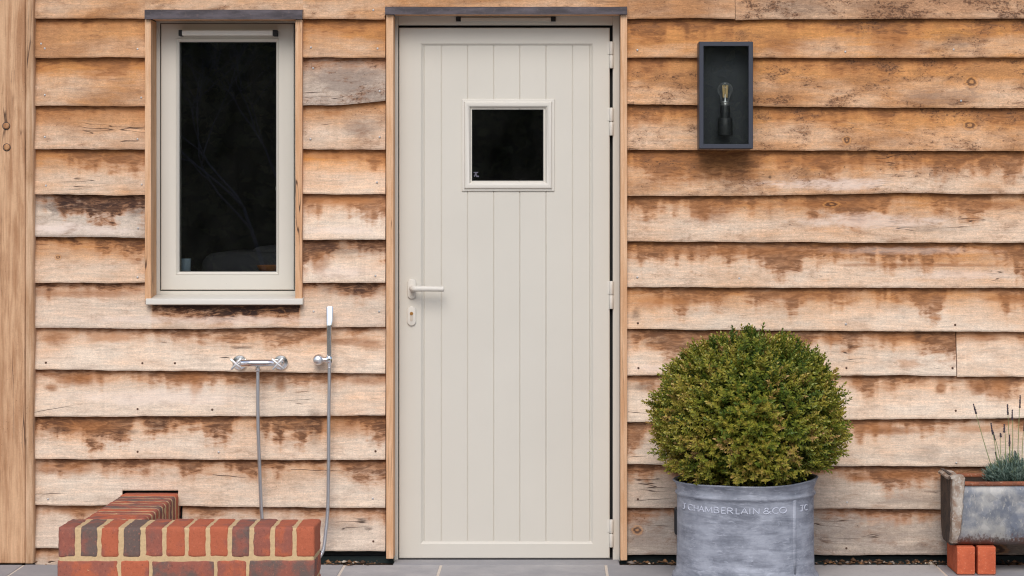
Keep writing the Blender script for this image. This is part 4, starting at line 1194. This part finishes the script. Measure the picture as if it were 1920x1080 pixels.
# black fitting on the wall, half hidden by the pot
q = MB(); Yk = -.10
q.box(PX(1265, Yk), PX(1318, Yk), Yk, -.03, PZ(1004, Yk), PZ(954, Yk), .010, 3)
q.box(PX(1274, Yk), PX(1309, Yk), Yk - .008, Yk + .001, PZ(996, Yk), PZ(962, Yk), .003, 2)
o = q.build("wall_box", M['holder'], loc=(PX(1290, Yk), -.03, PZ(1004, Yk)), smooth=True)
tag(o, "black fitting on the wall almost hidden behind the lead grey planter", "wall box")

# ------------------------------------------------------------------ galvanised trough on bricks
TY0, TY1 = -.345, -.075           # front and back of the rim
tz0, tz1 = .1035, PZ(905, TY0)
tx0 = PX(1790, TY0); tx1 = tx0 + 1.05
trough = thing("planter_trough", ((tx0 + tx1) / 2, (TY0 + TY1) / 2, .103), "weathered galvanised trough planter with rusty rim, raised on bricks", "trough")
def tsec(k, inset=0.0):
    """trough cross-section: straight sides, rounded bottom (y, z)"""
    ym = (TY0 + TY1) / 2; hw = (TY1 - TY0) / 2 - inset; out = []
    hgt = tz1 - tz0
    for f_, w__ in ((1, 1), (.8, .995), (.6, .985), (.42, .965), (.28, .93), (.16, .87), (.07, .78), (.02, .68), (0, .55)): out.append((ym - hw * w__, tz0 + inset + (hgt - inset) * f_))
    return out + [(2 * ym - y_, z_) for y_, z_ in reversed(out)]
q = MB(); rings = []
o_, i_ = tsec(0), tsec(0, .004)
ns = 30
for k in range(ns + 1):
    x = tx0 + (tx1 - tx0) * k / ns
    def jig(y_, z_): return (x, y_ + .003 * mnoise.noise((x * 6, z_ * 9, y_ * 4)), z_ + .001 * mnoise.noise((x * 20, z_, y_)))
    rings.append([jig(*v) for v in o_] + [jig(*v) for v in reversed(i_)])
q.loops(rings); q.build("trough_body", M['galv'], trough, smooth='all')
# rolled rim front and back, bottom angle
q = MB()
for yy in (TY0, TY1):
    pth = [(tx0 + (tx1 - tx0) * k / 30, yy + .0008 * mnoise.noise((k * .8, 1, yy)), tz1 - .004 + .002 * mnoise.noise((k * .6, 5, yy))) for k in range(31)]
    q.tube(pth, .0085, 10)
q.build("rim", M['rust'], trough, smooth='all')
# cast end plates, wider than the trough, with a lug at the top
for side, xe in ((-1, tx0), (1, tx1)):
    q = MB(); ym = (TY0 + TY1) / 2
    out = [(y_ + (-.012 if y_ < ym else .012) * (1 if z_ > tz0 + .03 else .5), z_ - .002 if z_ < tz0 + .01 else z_) for y_, z_ in tsec(0)]
    out[0] = (out[0][0], tz1 + .022); out[-1] = (out[-1][0], tz1 + .022)
    xa, xb = (xe - .006, xe + .006)
    q.loops([[(xa, y_, z_) for y_, z_ in out], [(xb, y_, z_) for y_, z_ in out]])
    q.build("end_plate", M['iron'], trough)
    # flaky angle strip round the front edge and the top lug
    q = MB(); xi_, xo_ = (xe - .010, xe + .036) if side < 0 else (xe - .036, xe + .010)
    rings = []
    for k in range(15):
        z = tz0 + .010 + (tz1 + .018 - tz0 - .010) * k / 14
        f_ = (z - tz0) / (tz1 - tz0)
        y_ = float(np.interp(f_, [0, .02, .07, .16, .28, .42, 1], [ym - .55 * .135, ym - .68 * .135, ym - .78 * .135, ym - .87 * .135, ym - .93 * .135, ym - .965 * .135, TY0]))
        wv = .004 * mnoise.noise((k * .9, side, 3)); tw = .004 * mnoise.noise((k * 1.3, 4, side))
        wdt = xo_ - .016 * (1 - f_) - (.004 if f_ < .25 else 0)
        rings.append([(xi_ + wv, y_ + .03, z), (xi_ + wv, y_ - .012, z), (xi_ + .004 + wv, y_ - .016 - tw * .3, z), (wdt - .004 + tw, y_ - .014 - tw * .3, z), (wdt + tw, y_ - .008, z), (wdt + tw, y_ - .004, z), (xi_ + .014, y_ - .003, z), (xi_ + .014, y_ + .03, z)])
    q.loops(rings)
    rings = []
    for k in range(9):
        y_ = TY0 - .014 + (TY1 - TY0 + .026) * k / 8; zz_ = tz1 + .018 + .005 * mnoise.noise((k * .7, 2, side)) + (.006 if k < 2 else -.004)
        rings.append([(xi_ - .004, y_, zz_ - .010), (xo_ - .004, y_, zz_ - .012), (xo_, y_, zz_ - .006), (xo_ - .006, y_, zz_ + .004), (xi_ + .006, y_, zz_ + .006), (xi_ - .006, y_, zz_ - .002)])
    q.loops(rings)
    q.build("edge_strap", M['flaky'], trough, smooth=True)
q = MB(); q.box(tx0 + .007, tx1 - .007, TY0 + .006, TY1 - .006, tz1 - .07, tz1 - .010); q.build("soil", M['soil'], trough)

# bricks under the trough
def make_brick():
    q = MB(); q.box(-.033, .033, -.1075, .1075, 0, .1025, .004, 2)
    for v in q.bm.verts: v.co += Vector((mnoise.noise(v.co * 30), mnoise.noise(v.co * 30 + Vector((5, 0, 0))), 0)) * .0012
    me = q.mesh("brick"); me.materials.append(M['newbrick']); return me
bme = make_brick()
for i, (px, lab, rz) in enumerate(((1811, "orange brick on edge under the trough end, the left of the two", .01), (1851, "orange brick on edge under the trough, right of another brick", -.012))):
    q = bpy.data.objects.new("brick", bme); C.objects.link(q); q.location = (PX(px, -.335), -.335 + .1075, 0.0); q.rotation_euler = (0, 0, rz)
    tag(q, lab, "brick", "orange bricks under the trough")
for k in range(2):
    q = bpy.data.objects.new("brick", bme); C.objects.link(q); q.location = (tx1 - .06 - .08 * k, -.335 + .1075, 0.0)
    tag(q, "orange brick on edge under the far end of the trough, outside the picture", "brick", "orange bricks under the far trough end")

# lavender
lav = thing("lavender_plant", (PX(1905, -.2), -.2, tz1 - .03), "grey green lavender with dry dark flower spikes growing in the trough", "lavender")
lc = np.array([PX(1906, -.2), -.2, tz1 - .03])
N = 1000
ang = rng.uniform(0, 2 * math.pi, N); rr = np.sqrt(rng.random(N)) * .085; up = rng.random(N)
base = np.stack([lc[0] + np.cos(ang) * rr * 1.15, lc[1] + np.sin(ang) * rr * .9, lc[2] + up * .085 * (1.1 - rr / .12)], 1)
dr = np.stack([np.cos(ang) * rr * 7, np.sin(ang) * rr * 6, np.full(N, 1.0)], 1) + rng.normal(0, .28, (N, 3)); dr /= np.linalg.norm(dr, axis=1, keepdims=True)
mlav = mat_leaf("lavender_leaf", [(0, lin(62, 84, 72)), (.5, lin(104, 128, 116)), (.8, lin(140, 158, 146)), (1, lin(150, 160, 110))], .6, .1)
link("foliage", leaves_mesh("foliage", base, dr, 5, .024, .0028, .040, rng.uniform(.1, .9, N), .50, .2), mlav, lav)
SP = [(1825, 757, 1862, 870, 20), (1858, 793, 1872, 868, 22), (1861, 806, 1878, 866, 20), (1883, 795, 1883, 866, 16), (1889, 758, 1894, 862, 20), (1898, 768, 1897, 860, 20), (1913, 741, 1908, 858, 24),
      (1893, 815, 1892, 860, 22), (1866, 847, 1876, 872, 16), (1876, 812, 1881, 866, 8), (1921, 790, 1916, 860, 18), (1932, 770, 1924, 862, 20), (1903, 845, 1902, 866, 18)]
ms = mat_plain("lavender_stem", lin(134, 144, 92), .7, 0, .2); mf = mat_plain("dry_lavender_flower", lin(78, 68, 74), .85, 0, .35, 200, .3, .6)
for (xt, yt, xb, yb, hl) in SP:
    Yl = -.2 + random.uniform(-.05, .05)
    a = Vector(P(xb, yb + 14, Yl)); b = Vector(P(xt, yt, Yl)); sc_ = S * .98
    bend = Vector((random.uniform(-.006, .006), 0, 0)); tip_d = (b - a).normalized()
    pts_ = [a.lerp(b, k / 6) + bend * math.sin(math.pi * k / 6) for k in range(7)]
    q = MB(); q.tube(pts_, [.0017, .0016, .0015, .0013, .0012, .0010, .0009], 6)
    fl = q.build("flower_stem", ms, lav, smooth='all')
    if random.random() < .7:
        pass
    q = MB(); top = b; bot = b - tip_d * hl * sc_
    nl = max(3, int(hl / 3))
    for k in range(nl):
        c_ = bot.lerp(top, (k + .5) / nl); rad = .0042 * (1 - .35 * (k / nl)) * random.uniform(.8, 1.15)
        hh_ = hl * sc_ / nl
        q.tube([c_ - tip_d * hh_ * .55, c_ - tip_d * hh_ * .2, c_ + tip_d * hh_ * .25, c_ + tip_d * hh_ * .6], [rad * .5, rad, rad * .9, rad * .35], 7)
        for m_ in range(4):
            an = random.uniform(0, 6.28); dd = Vector((math.cos(an), math.sin(an), .5)) * rad * 1.25
            q.tube([c_, c_ + dd * .6, c_ + dd], [.0013, .0012, .0004], 5)
    q.build("flower_head", mf, fl, smooth='all')

# ------------------------------------------------------------------ behind the camera: the evergreen trees the panes mirror
def hedge():
    N = 16000
    x = rng.uniform(-17, 17, N); top = 5.6 + np.array([1.3 * mnoise.noise((v * .25, 0, 0)) + .7 * mnoise.noise((v * .9, 4, 0)) for v in x])
    z = rng.random(N) * top; front = rng.random(N) < .75
    y = -27 + np.where(front, rng.normal(.0, .18, N), rng.uniform(-2.2, 0, N)) + .45 * np.array([mnoise.noise((a * .8, b * .8, 1)) for a, b in zip(x, z)])
    z = np.where(front, z, top - rng.random(N) * .3)
    base = np.stack([x, y, z], 1); dr = rng.normal(0, 1, (N, 3)) + np.array([[0, .7, .5]]); dr /= np.linalg.norm(dr, axis=1, keepdims=True)
    me = leaves_mesh("foliage", base, dr, 1, .28, .15, .1, rng.random(N), .8, .3)
    h = thing("evergreen_hedge", (0, -27.5, 0), "tall dark evergreen hedge mirrored in the window panes", "hedge")
    link("foliage", me, mat_leaf("dark_conifer", [(0, lin(84, 98, 70)), (.6, lin(150, 158, 112)), (1, lin(190, 186, 136))], .7, .55), h)
    q = MB()
    for k in range(34):
        xx = -16.5 + k; q.box(xx - .52, xx + .52, -29.6, -28.0, -.05, 4.6 + 1.2 * mnoise.noise((xx * .25, 0, 0)), .15, 2)
    q.build("inner_growth", mat_plain("dark_inner_growth", (.10, .11, .08, 1), .95), h)
hedge()
def bare_tree():
    q = MB(); base = Vector((-3.6, -21.5, -.05))
    def grow(p, d_, L_, r_, depth):
        n = 5; pts_ = [p]
        for k in range(n):
            d_ = (d_ + Vector((random.gauss(0, .10), random.gauss(0, .08), random.gauss(.02, .05)))).normalized(); pts_.append(pts_[-1] + d_ * L_ / n)
        q.tube(pts_, [r_ * (1 - .45 * k / n) for k in range(n + 1)], 7)
        if depth == 0: return
        for k in range(3):
            dd = (d_ + Vector((random.gauss(0, .45), random.gauss(0, .35), random.uniform(-.1, .35)))).normalized()
            grow(pts_[-1 - (k % 2)], dd, L_ * random.uniform(.6, .8), r_ * .52, depth - 1)
    for a in (-.22, .08, .3): grow(base, Vector((a, 0, 1)).normalized(), 1.5, .036, 5)
    o = q.build("bare_tree", mat_plain("pale_bark", lin(150, 148, 168), .8, 0, .2, 20), loc=base, smooth='all')
    tag(o, "pale leafless tree standing in front of the evergreen hedge", "tree")
bare_tree()
